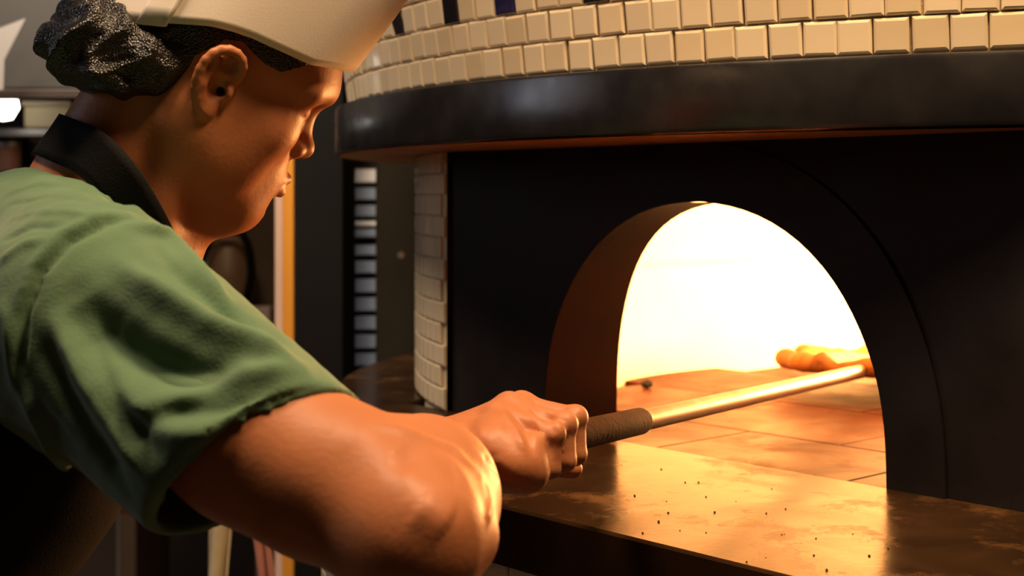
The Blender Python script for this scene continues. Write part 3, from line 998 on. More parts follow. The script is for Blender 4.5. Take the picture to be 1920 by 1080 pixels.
# ------------------------------------------------------------------ implicit-surface modelling for the figure
class Vol:
    def __init__(s, xs, ys, zs):
        s.ax = [np.asarray(a, np.float32) for a in (xs, ys, zs)]
        s.f = np.full([len(a) for a in s.ax], .06, np.float32)

    def sl(s, lo, hi, pad):
        out = []
        for a, l, h in zip(s.ax, lo, hi):
            i0, i1 = np.searchsorted(a, l - pad), np.searchsorted(a, h + pad)
            out.append(slice(max(0, i0), max(0, i1)))
        return tuple(out)

    def grid(s, sl):
        return (s.ax[0][sl[0]][:, None, None], s.ax[1][sl[1]][None, :, None], s.ax[2][sl[2]][None, None, :])

    def put(s, sl, d, k, op='u'):
        a = s.f[sl]
        if op == 's': d = -d
        if k > 0:
            if op == 'u':
                h = np.maximum(k - np.abs(a - d), 0) / k
                s.f[sl] = np.minimum(a, d) - h * h * k * .25
            else:
                h = np.maximum(k - np.abs(a - d), 0) / k
                s.f[sl] = np.maximum(a, d) + h * h * k * .25
        else:
            s.f[sl] = np.minimum(a, d) if op == 'u' else np.maximum(a, d)

    def cone(s, a, b, ra, rb, k=.01, op='u', cut=None):
        a, b = np.asarray(a, float), np.asarray(b, float)
        r = max(ra, rb)
        sl = s.sl(np.minimum(a, b) - r, np.maximum(a, b) + r, k + .012)
        x, y, z = s.grid(sl)
        if 0 in (x.size, y.size, z.size): return
        ba = b - a
        L2 = ba @ ba + 1e-12
        t = np.clip(((x - a[0]) * ba[0] + (y - a[1]) * ba[1] + (z - a[2]) * ba[2]) / L2, 0, 1)
        d = np.sqrt((x - a[0] - t * ba[0]) ** 2 + (y - a[1] - t * ba[1]) ** 2 + (z - a[2] - t * ba[2]) ** 2) - (ra + t * (rb - ra))
        if cut is not None:
            p, n = cut
            d = np.maximum(d, (x - p[0]) * n[0] + (y - p[1]) * n[1] + (z - p[2]) * n[2])
        s.put(sl, d.astype(np.float32), k, op)

    def ell(s, c, r, R=None, k=.01, op='u', cut=None):
        c, r = np.asarray(c, float), np.asarray(r, float)
        if R is None: R = np.eye(3)
        ext = np.abs(R) @ r
        sl = s.sl(c - ext, c + ext, k + .012)
        x, y, z = s.grid(sl)
        if 0 in (x.size, y.size, z.size): return
        q = [(x - c[0]) * R[0, i] + (y - c[1]) * R[1, i] + (z - c[2]) * R[2, i] for i in range(3)]
        k0 = np.sqrt(sum((q[i] / r[i]) ** 2 for i in range(3)))
        k1 = np.sqrt(sum((q[i] / r[i] ** 2) ** 2 for i in range(3))) + 1e-9
        d = k0 * (k0 - 1) / k1
        if cut is not None:
            for p, n in cut:
                d = np.maximum(d, (x - p[0]) * n[0] + (y - p[1]) * n[1] + (z - p[2]) * n[2])
        s.put(sl, d.astype(np.float32), k, op)

    def mesh(s):
        f = s.f
        ins = f < 0
        cnt = np.zeros([n - 1 for n in f.shape], np.int8)
        for i in (0, 1):
            for j in (0, 1):
                for k in (0, 1):
                    cnt += ins[i:f.shape[0] - 1 + i, j:f.shape[1] - 1 + j, k:f.shape[2] - 1 + k]
        act = (cnt > 0) & (cnt < 8)
        idx = np.argwhere(act)
        ids = np.full(act.shape, -1, np.int32)
        ids[act] = np.arange(len(idx), dtype=np.int32)
        acc = np.zeros((len(idx), 3)); num = np.zeros(len(idx))
        corner = {c: f[idx[:, 0] + c[0], idx[:, 1] + c[1], idx[:, 2] + c[2]] for c in [(i, j, k) for i in (0, 1) for j in (0, 1) for k in (0, 1)]}
        for c in corner:
            for ax in range(3):
                if c[ax] == 0:
                    e = list(c); e[ax] = 1; e = tuple(e)
                    va, vb = corner[c], corner[e]
                    m = (va < 0) != (vb < 0)
                    t = va[m] / (va[m] - vb[m])
                    p = np.tile(np.array(c, float), (m.sum(), 1))
                    p[:, ax] = t
                    acc[m] += p; num[m] += 1
        pos = idx + acc / num[:, None]
        V = np.stack([np.interp(pos[:, i], np.arange(len(s.ax[i])), s.ax[i]) for i in range(3)], 1)
        quads = []
        for ax in range(3):
            a0 = [slice(None)] * 3; a1 = [slice(None)] * 3
            a0[ax] = slice(0, -1); a1[ax] = slice(1, None)
            ch = ins[tuple(a0)] != ins[tuple(a1)]
            o1, o2 = [(1, 2), (2, 0), (0, 1)][ax]
            e = np.argwhere(ch)
            n1, n2 = act.shape[o1], act.shape[o2]
            e = e[(e[:, o1] > 0) & (e[:, o2] > 0) & (e[:, o1] < n1) & (e[:, o2] < n2)]
            fl = ins[tuple(e.T)]
            q = []
            for (d1, d2) in ((-1, -1), (0, -1), (0, 0), (-1, 0)):
                c = e.copy(); c[:, o1] += d1; c[:, o2] += d2
                q.append(ids[tuple(c.T)])
            q = np.stack(q, 1)
            q[~fl] = q[~fl][:, ::-1]
            quads.append(q)
        Q = np.vstack(quads)
        return V, Q[(Q >= 0).all(1)]


def relax(V, Q, n=2, lam=.5):
    V = V.copy()
    for _ in range(n):
        A = np.zeros_like(V); c = np.zeros(len(V))
        for i in range(4):
            a, b = Q[:, i], Q[:, (i + 1) % 4]
            for k in range(3):
                A[:, k] += np.bincount(a, V[b, k], len(V)) + np.bincount(b, V[a, k], len(V))
            c += np.bincount(a, minlength=len(V)) + np.bincount(b, minlength=len(V))
        V += lam * (A / np.maximum(c, 1)[:, None] - V)
    return V


def normals(V, Q):
    n = np.cross(V[Q[:, 2]] - V[Q[:, 0]], V[Q[:, 3]] - V[Q[:, 1]])
    N = np.zeros_like(V)
    for i in range(4):
        for k in range(3):
            N[:, k] += np.bincount(Q[:, i], n[:, k], len(V))
    return N / (np.linalg.norm(N, axis=1)[:, None] + 1e-12)


def seglist(*spec):
    """coordinates with a different step on each stretch: (start, end, step), ..."""
    out = []
    for a, b, h in spec:
        out.append(np.arange(a, b - h * .5, h))
    return np.concatenate(out + [[spec[-1][1]]])


# ------------------------------------------------------------------ the cook: landmarks
YAW, PIT, ROL = math.radians(24.5), math.radians(23), math.radians(12)
HS = 1.0                                                     # head scale
fw = np.array([math.cos(YAW), math.sin(YAW), 0])
HF = fw * math.cos(PIT) - UP * math.sin(PIT)                 # the way the face looks
HU = fw * math.sin(PIT) + UP * math.cos(PIT)
HL = np.cross(HU, HF)                                        # towards the far ear
HL, HU = HL * math.cos(ROL) + HU * math.sin(ROL), HU * math.cos(ROL) - HL * math.sin(ROL)
HR = np.stack([HF, HL, HU], 1)
HO = np.array([-.277, 1.30, 1.5285])                                     # between the ears


def hl(x, y, z):
    return HO + HR @ (np.array([x, y, z]) * HS)


NK = P(190, 400, 1.285)
SR = P(185, 600, 1.08)
EL = P(765, 990, .95)
WR = np.array([-.062, 1.2, 1.205])
SL = NK + np.array([-.07, .185, -.07])
ELL = np.array([-.42, 1.60, 1.11])
WL = np.array([-.245, 1.715, 1.138])


def hp(s, u, v):
    return A0 + HD * s + U_ * u + V_ * v


def right_arm(B):
    ax = EL - SR
    mid = SR + ax * .52 + np.array([0, 0, -.012])
    B.cone(SR, mid, .056, .055, .02)
    B.cone(mid, EL, .055, .046, .02)
    dn = np.array([.12, .1, -1]); dn /= np.linalg.norm(dn)
    B.cone(SR + ax * .3 + dn * .012, SR + ax * .72 + dn * .014, .044, .043, .03)      # triceps
    B.cone(SR + ax * .4 + np.array([.0, .02, -.008]), SR + ax * .75 + np.array([0, .012, 0]), .044, .040, .03)       # biceps
    B.ell(EL + np.array([.006, -.022, -.014]), (.034, .03, .034), k=.03)              # point of the elbow
    fx = WR - EL
    f1 = EL + fx * .30 + np.array([.006, 0, .006])
    f2 = EL + fx * .62 + np.array([.004, 0, .004])
    B.cone(EL, f1, .047, .047, .025)
    B.cone(f1, f2, .047, .037, .025)
    B.cone(f2, WR, .036, .0265, .02)
    B.cone(EL + np.array([-.03, .03, .03]), EL + fx * .55 + np.array([-.012, 0, .018]), .032, .026, .03)           # brachioradialis
    B.cone(EL + np.array([.036, .015, -.01]), EL + fx * .55 + np.array([.018, 0, -.008]), .022, .020, .02)         # ulnar side
    B.ell(WR + np.array([.018, -.012, .012]), (.012, .014, .012), k=.015)                  # ulna head
    # hand
    s_f = [0.0, -.0205, -.041, -.060]
    MCP = [(-.027, .0265), (-.0285, .0265), (-.030, .0195), (-.031, .0085)]
    PIP = [(.0205, .0205), (.0205, .0165), (.0200, .0110), (.0110, .0030)]
    DIP = [(.0240, -.0095), (.0235, -.0125), (.0195, -.0170), (.0120, -.0215)]
    TIP = [(.0030, -.0235), (.0010, -.0240), (-.003, -.0240), (-.006, -.0240)]
    rad = [.0100, .0104, .0098, .0086]
    for k, (s0, r) in enumerate(zip(s_f, rad)):
        mcp = hp(s0, *MCP[k])
        pip = hp(s0 + .005, *PIP[k])
        dip = hp(s0 + .004, *DIP[k])
        tip = hp(s0 + .002, *TIP[k])
        B.cone(WR + (mcp - WR) * .1, mcp, .0175, r * 1.2, .011)
        B.ell(mcp + V_ * .003 - U_ * .001, (r * 1.2,) * 3, k=.006)
        B.cone(mcp, pip, r * 1.12, r, .005)
        B.ell(pip + U_ * .0015 + V_ * .0015, (r * 1.08,) * 3, k=.004)
        B.cone(pip, dip, r * .98, r * .88, .003)
        B.cone(dip, tip, r * .88, r * .74, .003)
        # tendon ridge on the back of the hand
        a = WR + (mcp - WR) * .3
        up = V_ * .85 - U_ * .15 - HD * .1
        B.cone(a + up * .0150, mcp + up * r * .95, .0030, .0032, .006)
    # palm pads
    B.cone(WR + np.array([.012, 0, -.010]), hp(-.05, -.022, -.008), .020, .017, .02)
    B.cone(WR + np.array([.012, .01, -.006]), hp(-.015, -.030, .004), .022, .016, .02)
    B.cone(hp(-.055, -.018, .012), hp(0, -.024, .016), .015, .015, .012)
    B.cone(WR + np.array([.022, -.004, -.010]), hp(-.074, .004, -.012), .021, .0195, .02)     # heel of the hand
    B.cone(hp(-.076, -.014, .004), hp(-.062, .012, -.016), .016, .014, .016)
    # thumb round the far side
    t0 = WR + np.array([.012, .022, -.008]); t1 = hp(.006, -.036, -.008); t2 = hp(.026, -.020, -.024); t3 = hp(.036, .006, -.027)
    B.cone(t0, t1, .0175, .0135, .015); B.cone(t1, t2, .0125, .0108, .005); B.cone(t2, t3, .0105, .0085, .004)


def left_arm(B):
    B.cone(SL, ELL, .052, .043, .02)
    B.cone(ELL, ELL + (WL - ELL) * .35, .044, .042, .02)
    B.cone(ELL + (WL - ELL) * .35, WL, .042, .026, .02)
    d = WL - ELL; d[2] = 0; d /= np.linalg.norm(d)
    sd = np.array([d[1], -d[0], 0])              # towards the little finger (right side as seen)
    z0 = ZL + .0125
    for k, (o, L, r) in enumerate([(-.030, .072, .0090), (-.010, .080, .0093), (.010, .075, .0088), (.029, .06, .0078)]):
        m = WL + d * .078 + sd * o; m[2] = z0 + .014
        e1 = m + d * L * .5 + sd * o * .15; e1[2] = z0 + .010
        e2 = m + d * L + sd * o * .25; e2[2] = z0 - .003
        B.cone(WL, m, .018, .0125, .012); B.cone(m, e1, r * 1.1, r, .004); B.cone(e1, e2, r, r * .85, .003)
    t = WL + d * .03 - sd * .034; t[2] = z0 + .008
    t2 = WL + d * .068 - sd * .058; t2[2] = z0 - .001
    B.cone(WL - sd * .01, t, .018, .013, .012); B.cone(t, t2, .0115, .0092, .005)


def head(B):
    E = lambda c, r, k=.012, op='u', R=HR: B.ell(hl(*c), np.array(r) * HS, R, k, op)
    Cn = lambda a, b, ra, rb, k=.012, op='u': B.cone(hl(*a), hl(*b), ra * HS, rb * HS, k, op)
    E((-.004, 0, .046), (.097, .076, .084), .01)
    E((.050, 0, .042), (.058, .066, .052), .03)                 # forehead
    E((.035, 0, -.030), (.055, .060, .062), .03)                # mid face
    for s in (-1, 1):
        E((.056, s * .044, -.016), (.028, .022, .022), .025)    # cheek bone
        Cn((-.004, s * .054, -.042), (.060, s * .026, -.094), .020, .019, .035)    # jaw
        E((.030, s * .050, -.045), (.034, .017, .036), .03)
        E((-.004, s * .060, .0), (.03, .014, .03), .02)
    Cn((.066, -.012, -.096), (.066, .012, -.096), .0215, .0215, .03)             # chin
    E((.080, 0, -.098), (.011, .016, .012), .018)
    E((.050, 0, -.080), (.035, .036, .026), .03)                # underside of the jaw
    E((.074, 0, -.056), (.026, .030, .028), .025)               # mouth area
    for s in (-1, 1):
        Cn((.098, s * .012, .034), (.078, s * .052, .030), .0110, .0095, .018)      # brow
        E((.100, s * .031, .010), (.016, .021, .0125), .012, 's')  # eye socket
        E((.076, s * .031, .009), (.0150, .0155, .0135), .004)    # eyeball under the lid
        Cn((.0895, s * .018, .0135), (.083, s * .047, .010), .0030, .0026, .004)  # upper lid
        Cn((.0880, s * .018, .0015), (.082, s * .046, .003), .0024, .002, .005)
    Cn((.088, 0, .022), (.103, 0, -.018), .0085, .0098, .013)    # nose
    E((.107, 0, -.0225), (.0105, .0110, .0098), .008)
    for s in (-1, 1):
        E((.097, s * .0135, -.0265), (.0095, .0078, .0080), .006)
        E((.104, s * .006, -.0335), (.0045, .0035, .003), .004, 's')
    E((.0985, 0, -.0475), (.003, .004, .011), .006, 's')
    for s in (-1, 1):
        Cn((.1035, s * .004, -.0555), (.090, s * .0225, -.0605), .0062, .0032, .004)
    Cn((.1010, -.010, -.0680), (.1010, .010, -.0680), .0066, .0066, .005)
    for s in (-1, 1):
        Cn((.1010, s * .008, -.0680), (.089, s * .022, -.0625), .0058, .0028, .004)
    Cn((.1105, -.02, -.0617), (.1105, .02, -.0617), .0024, .0024, .003, 's')
    E((.0985, 0, -.0815), (.0075, .018, .006), .01, 's')
    # ears
    for s in (-1, 1):
        def e(x, d, z): return (x, s * (.0755 + d), z)
        # outline of the helix from the front root over the top and down to the lobe
        pts = [(.008, .004, .012), (.010, .009, .024), (.003, .013, .0335), (-.010, .016, .036), (-.0215, .018, .029), (-.0265, .0175, .015), (-.0255, .0155, .0), (-.020, .012, -.0135), (-.012, .009, -.0225), (-.003, .006, -.0255)]
        pa = np.array(pts); uu = np.linspace(0, len(pa) - 1, 46)
        pa = np.stack([np.interp(uu, np.arange(len(pa)), pa[:, c]) for c in range(3)], 1)
        for _ in range(14): pa[1:-1] = .25 * pa[:-2] + .5 * pa[1:-1] + .25 * pa[2:]
        for a, b in zip(pa[:-1:3], pa[3::3]):
            Cn(e(*a), e(*b), .0044, .0044, .0015)
        E(e(-.006, .0065, -.0205), (.0085, .0048, .0085), .005)          # lobe
        E(e(-.008, .0045, .006), (.0165, .0062, .027), .006)              # bowl of the ear
        Cn(e(-.015, .0115, .022), e(-.0185, .0125, -.002), .0036, .004, .004)   # antihelix
        Cn(e(-.0185, .0125, -.002), e(-.013, .010, -.014), .004, .0036, .004)
        E(e(-.0035, .0135, .001), (.0085, .0095, .0125), .004, 's')       # concha
        E(e(-.004, .013, .021), (.006, .006, .007), .004, 's')
        E(e(.0055, .0065, -.001), (.005, .0055, .0075), .004)             # tragus
        Cn(e(.0, .01, -.002), e(.002, -.012, -.002), .0042, .003, .003, 's')


def neck(B):
    B.cone(hl(-.022, 0, -.030), NK, .057, .060, .03)
    B.cone(hl(-.050, 0, -.025), hl(-.060, 0, -.125), .040, .042, .03)        # nape
    B.cone(hl(-.010, -.058, -.03), NK + np.array([.05, -.03, -.02]), .016, .016, .03)     # neck muscle
    B.cone(hl(.030, 0, -.085), NK + np.array([.055, .02, -.03]), .026, .034, .04)         # throat


skin = mat('warm_skin', (0.40, 0.140, 0.056), 0.48, var=(0.45, 0.165, 0.068), scale=18, bump=0.15, bscale=220, sss=0.08, spec=0.33)
hairm = mat('black_hair_under_net', (0.006, 0.005, 0.004), 0.27, var=(0.012, 0.009, 0.007), scale=60, spec=0.5)


def net_bump(m):
    nt = m.node_tree
    b = nt.nodes['Principled BSDF']
    tc = nt.nodes.new('ShaderNodeTexCoord')
    vo = nt.nodes.new('ShaderNodeTexVoronoi'); vo.inputs['Scale'].default_value = 560
    nt.links.new(tc.outputs['Object'], vo.inputs['Vector'])
    bp = nt.nodes.new('ShaderNodeBump'); bp.inputs['Strength'].default_value = 0.9; bp.inputs['Distance'].default_value = 0.001
    nt.links.new(vo.outputs['Distance'], bp.inputs['Height'])
    nt.links.new(bp.outputs[0], b.inputs['Normal'])


net_bump(hairm)
clothm = mat('green_cotton', (0.070, 0.142, 0.072), 0.9, var=(0.088, 0.165, 0.086), scale=30, bump=0.25, bscale=420, sheen=0.15)
whitec = mat('white_cap_cotton', (0.86, 0.77, 0.66), 0.85, var=(0.90, 0.81, 0.70), scale=6, bump=0.05, bscale=500)
blackc = mat('black_apron_cotton', (0.007, 0.0065, 0.0065), 0.9, bump=0.3, bscale=400, var=(0.010, 0.009, 0.009), scale=20, spec=0.15)
trou = mat('black_trousers', (0.014, 0.014, 0.016), 0.9)
shoe = mat('black_shoe_leather', (0.012, 0.011, 0.011), 0.4)

person = empty('person', (-.66, 1.2, 0), 'cook in green t-shirt, white cap and hairnet leaning towards the oven with a peel', 'person')


def surf_polyline(bvh, pts, step=2.5):
    """points of a fold traced on the cloth: dropped on the surface from where the tailor's chalk line runs"""
    out = []
    for (a, b) in zip(pts[:-1], pts[1:]):
        n = max(2, int(math.hypot(b[0] - a[0], b[1] - a[1]) / step))
        for t in np.linspace(0, 1, n, endpoint=False):
            x, y = a[0] + (b[0] - a[0]) * t, a[1] + (b[1] - a[1]) * t
            d = Vector(((x - 960) / F, 1, -(y - HZ) / F)).normalized()
            hit = bvh.ray_cast(Vector((0, 0, CAMZ)), d)
            if hit[0] is not None: out.append(np.array(hit[0]))
    return np.array(out)


def crease(V, bvh, folds):
    """height to add along the normal for a list of (line, height, width)"""
    D = np.zeros(len(V))
    for line, hgt, wid in folds:
        L = surf_polyline(bvh, line)
        if len(L) < 3: continue
        sel = np.where(np.all((V > L.min(0) - 3 * wid) & (V < L.max(0) + 3 * wid), axis=1))[0]
        if len(sel) == 0: continue
        d2 = np.full(len(sel), 1e9); which = np.zeros(len(sel))
        for i, p in enumerate(L):
            q = ((V[sel] - p) ** 2).sum(1)
            m = q < d2
            d2[m] = q[m]; which[m] = i / (len(L) - 1)
        fade = np.clip(np.sin(np.pi * np.clip(which * .9 + .05, 0, 1)) * 1.6, 0, 1)
        D[sel] += hgt * fade * np.exp(-d2 / (wid * wid))
    return D


def body():
    h = .002
    B = Vol(seglist((-.80, -.46, .006), (-.46, .095, h)), seglist((.85, 1.09, .0035), (1.09, 1.40, h), (1.40, 1.86, .004)),
            seglist((.98, 1.12, .005), (1.12, 1.275, h), (1.275, 1.34, .003), (1.34, 1.66, h)))
    # trunk (under the shirt)
    B.cone(NK + np.array([-.02, 0, -.02]), np.array([-.55, 1.22, 1.15]), .06, .10, .03)
    B.cone(NK + np.array([-.01, -.03, -.03]), SR, .045, .05, .04)
    B.cone(NK + np.array([-.02, .03, -.03]), SL, .045, .05, .04)
    right_arm(B)
    left_arm(B)
    neck(B)
    head(B)
    V, Q = B.mesh()
    V = relax(V, Q, 1, .4)
    bvh = BVHTree.FromPolygons([tuple(v) for v in V], [tuple(q) for q in Q])
    D = crease(V, bvh, [
        ([(735, 850), (790, 868), (845, 882), (885, 905)], -.0045, .0200),      # hollow inside the elbow
        ([(700, 795), (780, 815), (850, 845), (895, 890), (912, 940)], .0030, .0075),
        ([(780, 945), (812, 965), (845, 990)], .0035, .0130),                    # bony point catching the fire
        ([(908, 905), (918, 945), (912, 985)], .0025, .0035),                    # cord of the wrist
        ([(640, 800), (720, 850), (780, 920)], .0025, .0160),
        ([(935, 770), (962, 800), (985, 850)], .0026, .0036),                    # tendons and valleys of the hand
        ([(952, 762), (985, 800), (1000, 848)], -.0024, .0038),
        ([(975, 758), (1008, 792), (1022, 830)], .0020, .0038),
        ([(1000, 752), (1030, 785), (1042, 820)], -.0020, .0040),
        ([(905, 850), (930, 880), (955, 905)], -.0022, .0050),
        ([(895, 800), (915, 830), (925, 860)], .0020, .0060),
    ])
    V = V + normals(V, Q) * D[:, None]
    np_mesh('body', V, Q, skin, person)
    return BVHTree.FromPolygons([tuple(v) for v in V], [tuple(q) for q in Q])


BODY = body()


# ------------------------------------------------------------------ clothes
ARM = EL - SR
ARM_L = np.linalg.norm(ARM)
ARM_D = ARM / ARM_L
HEM_C = P(462, 862, 1.005)
HEM_A = np.array([-.335, 0, -.25]); HEM_A /= np.linalg.norm(HEM_A)
HEM_N = ARM_D - HEM_A * (ARM_D @ HEM_A); HEM_N /= np.linalg.norm(HEM_N)


def shirt():
    h = .0032
    B = Vol(seglist((-.95, -.60, .008), (-.60, -.02, h)), seglist((.86, 1.36, h), (1.36, 1.72, .006)), seglist((.80, 1.08, .006), (1.08, 1.50, h)))
    rt = np.array([.5, -.866, 0])
    pel = np.array([-.74, 1.17, .90]); che = np.array([-.50, 1.26, 1.22])
    for o in (-.085, 0, .075):
        B.cone(pel + rt * o, che + rt * o * 1.15, .135, .125, .05)
    up = NK + np.array([-.085, .0, -.065])
    B.cone(che, up, .12, .088, .06)
    B.cone(up + np.array([-.10, -.03, -.05]), up, .115, .085, .05)
    # yoke and shoulders
    B.cone(NK + np.array([-.03, -.045, -.022]), SR + np.array([-.012, .012, .018]), .058, .066, .05)
    B.cone(NK + np.array([-.03, .045, -.03]), SL, .058, .066, .05)
    B.cone(SR + np.array([-.03, .02, -.02]), che + rt * .09, .075, .11, .06)
    # right sleeve, hanging wider underneath
    cut = (HEM_C, HEM_N)
    end = HEM_C + ARM_D * .05
    B.cone(SR, end, .079, .071, .03, cut=cut)
    lowd = HEM_A * 1.0
    B.cone(SR + lowd * .03 + ARM_D * .02, end + lowd * .024, .060, .055, .03, cut=cut)
    B.cone(SR - HEM_A * .012 + ARM_D * .06, end - HEM_A * .012 + np.array([0, .012, 0]), .055, .054, .03, cut=cut)
    # left sleeve
    al = ELL - SL; al /= np.linalg.norm(al)
    B.cone(SL, SL + al * .2, .074, .078, .03, cut=(SL + al * .16, al))
    # hollow sleeves and the neck opening
    B.cone(HEM_C - ARM_D * .09, end + ARM_D * .04, .058, .0672, .0, 's')
    B.cone(HEM_C - ARM_D * .07 + lowd * .024, end + lowd * .026 + ARM_D * .04, .044, .0515, .0, 's')
    B.cone(HEM_C - ARM_D * .05 - HEM_A * .012, end - HEM_A * .012 + np.array([0, .012, 0]), .05, .0505, .0, 's')
    B.cone(SL + al * .1, SL + al * .24, .062, .074, .0, 's')
    B.cone(NK + np.array([-.012, 0, -.005]), hl(-.022, 0, -.03), .066, .082, .006, 's')
    B.cone(NK + np.array([-.012, 0, -.005]), NK + np.array([.06, .03, .05]), .062, .08, .006, 's')
    V, Q = B.mesh()
    V = relax(V, Q, 2, .5)
    Nn = normals(V, Q)
    bvh = BVHTree.FromPolygons([tuple(v) for v in V], [tuple(q) for q in Q])
    folds = [  # (line, height, width)
        ([(150, 560), (200, 625), (270, 675), (360, 705), (460, 712)], -.0180, .0165),       # the deep hollow of the sleeve
        ([(230, 500), (310, 560), (390, 612), (470, 645), (560, 690)], .0130, .0100),        # ridge above it
        ([(300, 745), (380, 722), (460, 700), (560, 700)], .0090, .0090),
        ([(300, 470), (350, 520), (410, 572), (460, 622)], -.0075, .0065),
        ([(240, 420), (310, 440), (370, 500), (430, 580)], .0070, .0065),
        ([(245, 800), (330, 775), (420, 765), (500, 740)], -.0060, .0080),
        ([(180, 700), (240, 760), (330, 810), (420, 815)], .0040, .0090),
        ([(270, 405), (200, 415), (130, 450), (75, 510), (45, 590), (38, 680), (60, 760)], -.0070, .0040),   # armhole seam
        ([(262, 395), (190, 402), (118, 438), (60, 500), (28, 590), (20, 690)], .0035, .0050),
        ([(75, 640), (120, 740), (180, 830), (240, 920)], -.0075, .0080),       # drag folds into the armpit
        ([(100, 600), (150, 710), (215, 810), (275, 900)], .0055, .0065),
        ([(40, 720), (90, 830), (160, 920)], .0060, .0070),
        ([(130, 585), (185, 690), (250, 790), (300, 860)], -.0040, .0055),
        ([(20, 360), (80, 345), (150, 352), (220, 378)], .0030, .0040),         # gathers at the shoulder
        ([(15, 385), (80, 368), (150, 372), (210, 392)], -.0032, .0038),
        ([(10, 415), (70, 398), (130, 398), (190, 410)], .0030, .0042),
        ([(5, 450), (55, 425), (110, 424)], -.0030, .0040),
        ([(0, 490), (45, 458), (90, 448)], .0030, .0045),
        ([(120, 330), (190, 360), (250, 392), (300, 415)], .0028, .0045),
        ([(140, 350), (200, 378), (260, 402)], -.0028, .0035),
        ([(300, 908), (345, 868), (400, 826), (460, 782), (530, 745), (600, 728)], -.0022, .0024),   # hem stitching
        ([(0, 560), (20, 640), (30, 740)], .004, .006),
    ]
    D = crease(V, bvh, folds)
    # soft overall rumple
    D += .0005 * np.sin(V[:, 0] * 95 + 30 * V[:, 2] + 3 * np.sin(V[:, 1] * 40)) * np.sin(V[:, 2] * 70 - V[:, 1] * 55)
    D += .0003 * np.sin(V[:, 0] * 210 - 120 * V[:, 2]) * np.sin(V[:, 1] * 150 + V[:, 2] * 90)
    V = V + Nn * D[:, None]
    near = np.where(((V[:, 0] > -.40) & (V[:, 1] < 1.25)))[0]
    for i in near:
        p = Vector(V[i])
        loc, nor, _, dist = BODY.find_nearest(p, .03)
        if loc is not None and Nn[i] @ np.array(nor) > .1 and (p - loc).dot(nor) < .003:
            V[i] = loc + nor * .003
    V = relax(V, Q, 1, .5)
    o = np_mesh('t_shirt', V, Q, clothm, person)
    o['label'] = 'green cotton t-shirt'
    return o


shirt()


def hair():
    h = .0018
    cen = HO
    B = Vol(np.arange(cen[0] - .22, cen[0] + .13, h), np.arange(cen[1] - .14, cen[1] + .14, h), np.arange(cen[2] - .09, cen[2] + .16, h))
    B.ell(hl(-.004, 0, .046), np.array((.0995, .0785, .086)) * HS, HR, 0)
    B.ell(hl(.046, 0, .045), np.array((.060, .0695, .054)) * HS, HR, .02)
    # cut along the hairline
    x, y, z = B.grid((slice(None),) * 3)
    q = [(x - HO[0]) * HR[0, i] + (y - HO[1]) * HR[1, i] + (z - HO[2]) * HR[2, i] for i in range(3)]
    line = np.interp(q[0], [-.12, -.09, -.073, -.042, -.028, -.015, .0, .012, .026, .042, .060, .075, .09, .12], [-.058, -.052, -.038, -.008, .016, .040, .045, .040, .035, .034, .049, .062, .07, .08])
    d = (line - q[2]) * .8
    B.f = np.maximum(B.f, d.astype(np.float32))
    # knot of hair in the net
    B.ell(hl(-.108, -.006, -.020), np.array((.042, .058, .036)) * HS, HR, .015)
    B.ell(hl(-.088, -.020, -.028), np.array((.040, .050, .026)) * HS, HR, .015)
    B.ell(hl(-.064, -.034, -.004), np.array((.046, .046, .034)) * HS, HR, .015)
    B.ell(hl(-.112, -.016, .002), np.array((.030, .040, .022)) * HS, HR, .015)
    V, Q = B.mesh()
    V = relax(V, Q, 1, .5)
    Nn = normals(V, Q)
    L = (V - HO) @ HR
    back = np.clip((-.02 - L[:, 0]) / .05, 0, 1)
    # swirling locks pressed by the net
    def rid(a): return 2 * (.5 + .5 * np.sin(a)) ** 2.2 - 1
    w1 = 2.6 * np.sin(L[:, 1] * 48 + L[:, 2] * 62) + 1.7 * np.sin(L[:, 0] * 75 - L[:, 2] * 40 + 2)
    D = .0034 * rid(L[:, 0] * 120 + 85 * L[:, 2] + w1) * back
    D += .0020 * rid(L[:, 2] * 170 - 75 * L[:, 0] + 1.3 * w1 + 1) * back
    D += .0005 * np.sin(L[:, 0] * 330 + 2 * w1) * np.sin(L[:, 2] * 290 + L[:, 1] * 210 - w1) * back
    D += .00015 * np.sin(L[:, 0] * 620 + 4 * np.sin(L[:, 2] * 130)) * np.sin(L[:, 2] * 560 + L[:, 1] * 300)
    ell_r = np.sqrt((L[:, 0] / .104) ** 2 + (L[:, 1] / .086) ** 2)
    D *= np.clip(1 - np.clip((L[:, 2] - .02) / .015, 0, 1) * (ell_r < 1.12), 0, 1)
    V = V + Nn * D[:, None]
    np_mesh('hair', V, Q, hairm, person)['label'] = 'black hair gathered in a glittering hairnet'
    # eyebrows
    for s in (-1, 1):
        pts = [hl(.107, s * .010, .037), hl(.1055, s * .022, .041), hl(.098, s * .036, .042), hl(.087, s * .048, .038)]
        MB().tube(pts, [.0028, .0040, .0036, .0015], 10).build('eyebrow', hairm, person, True)


hair()


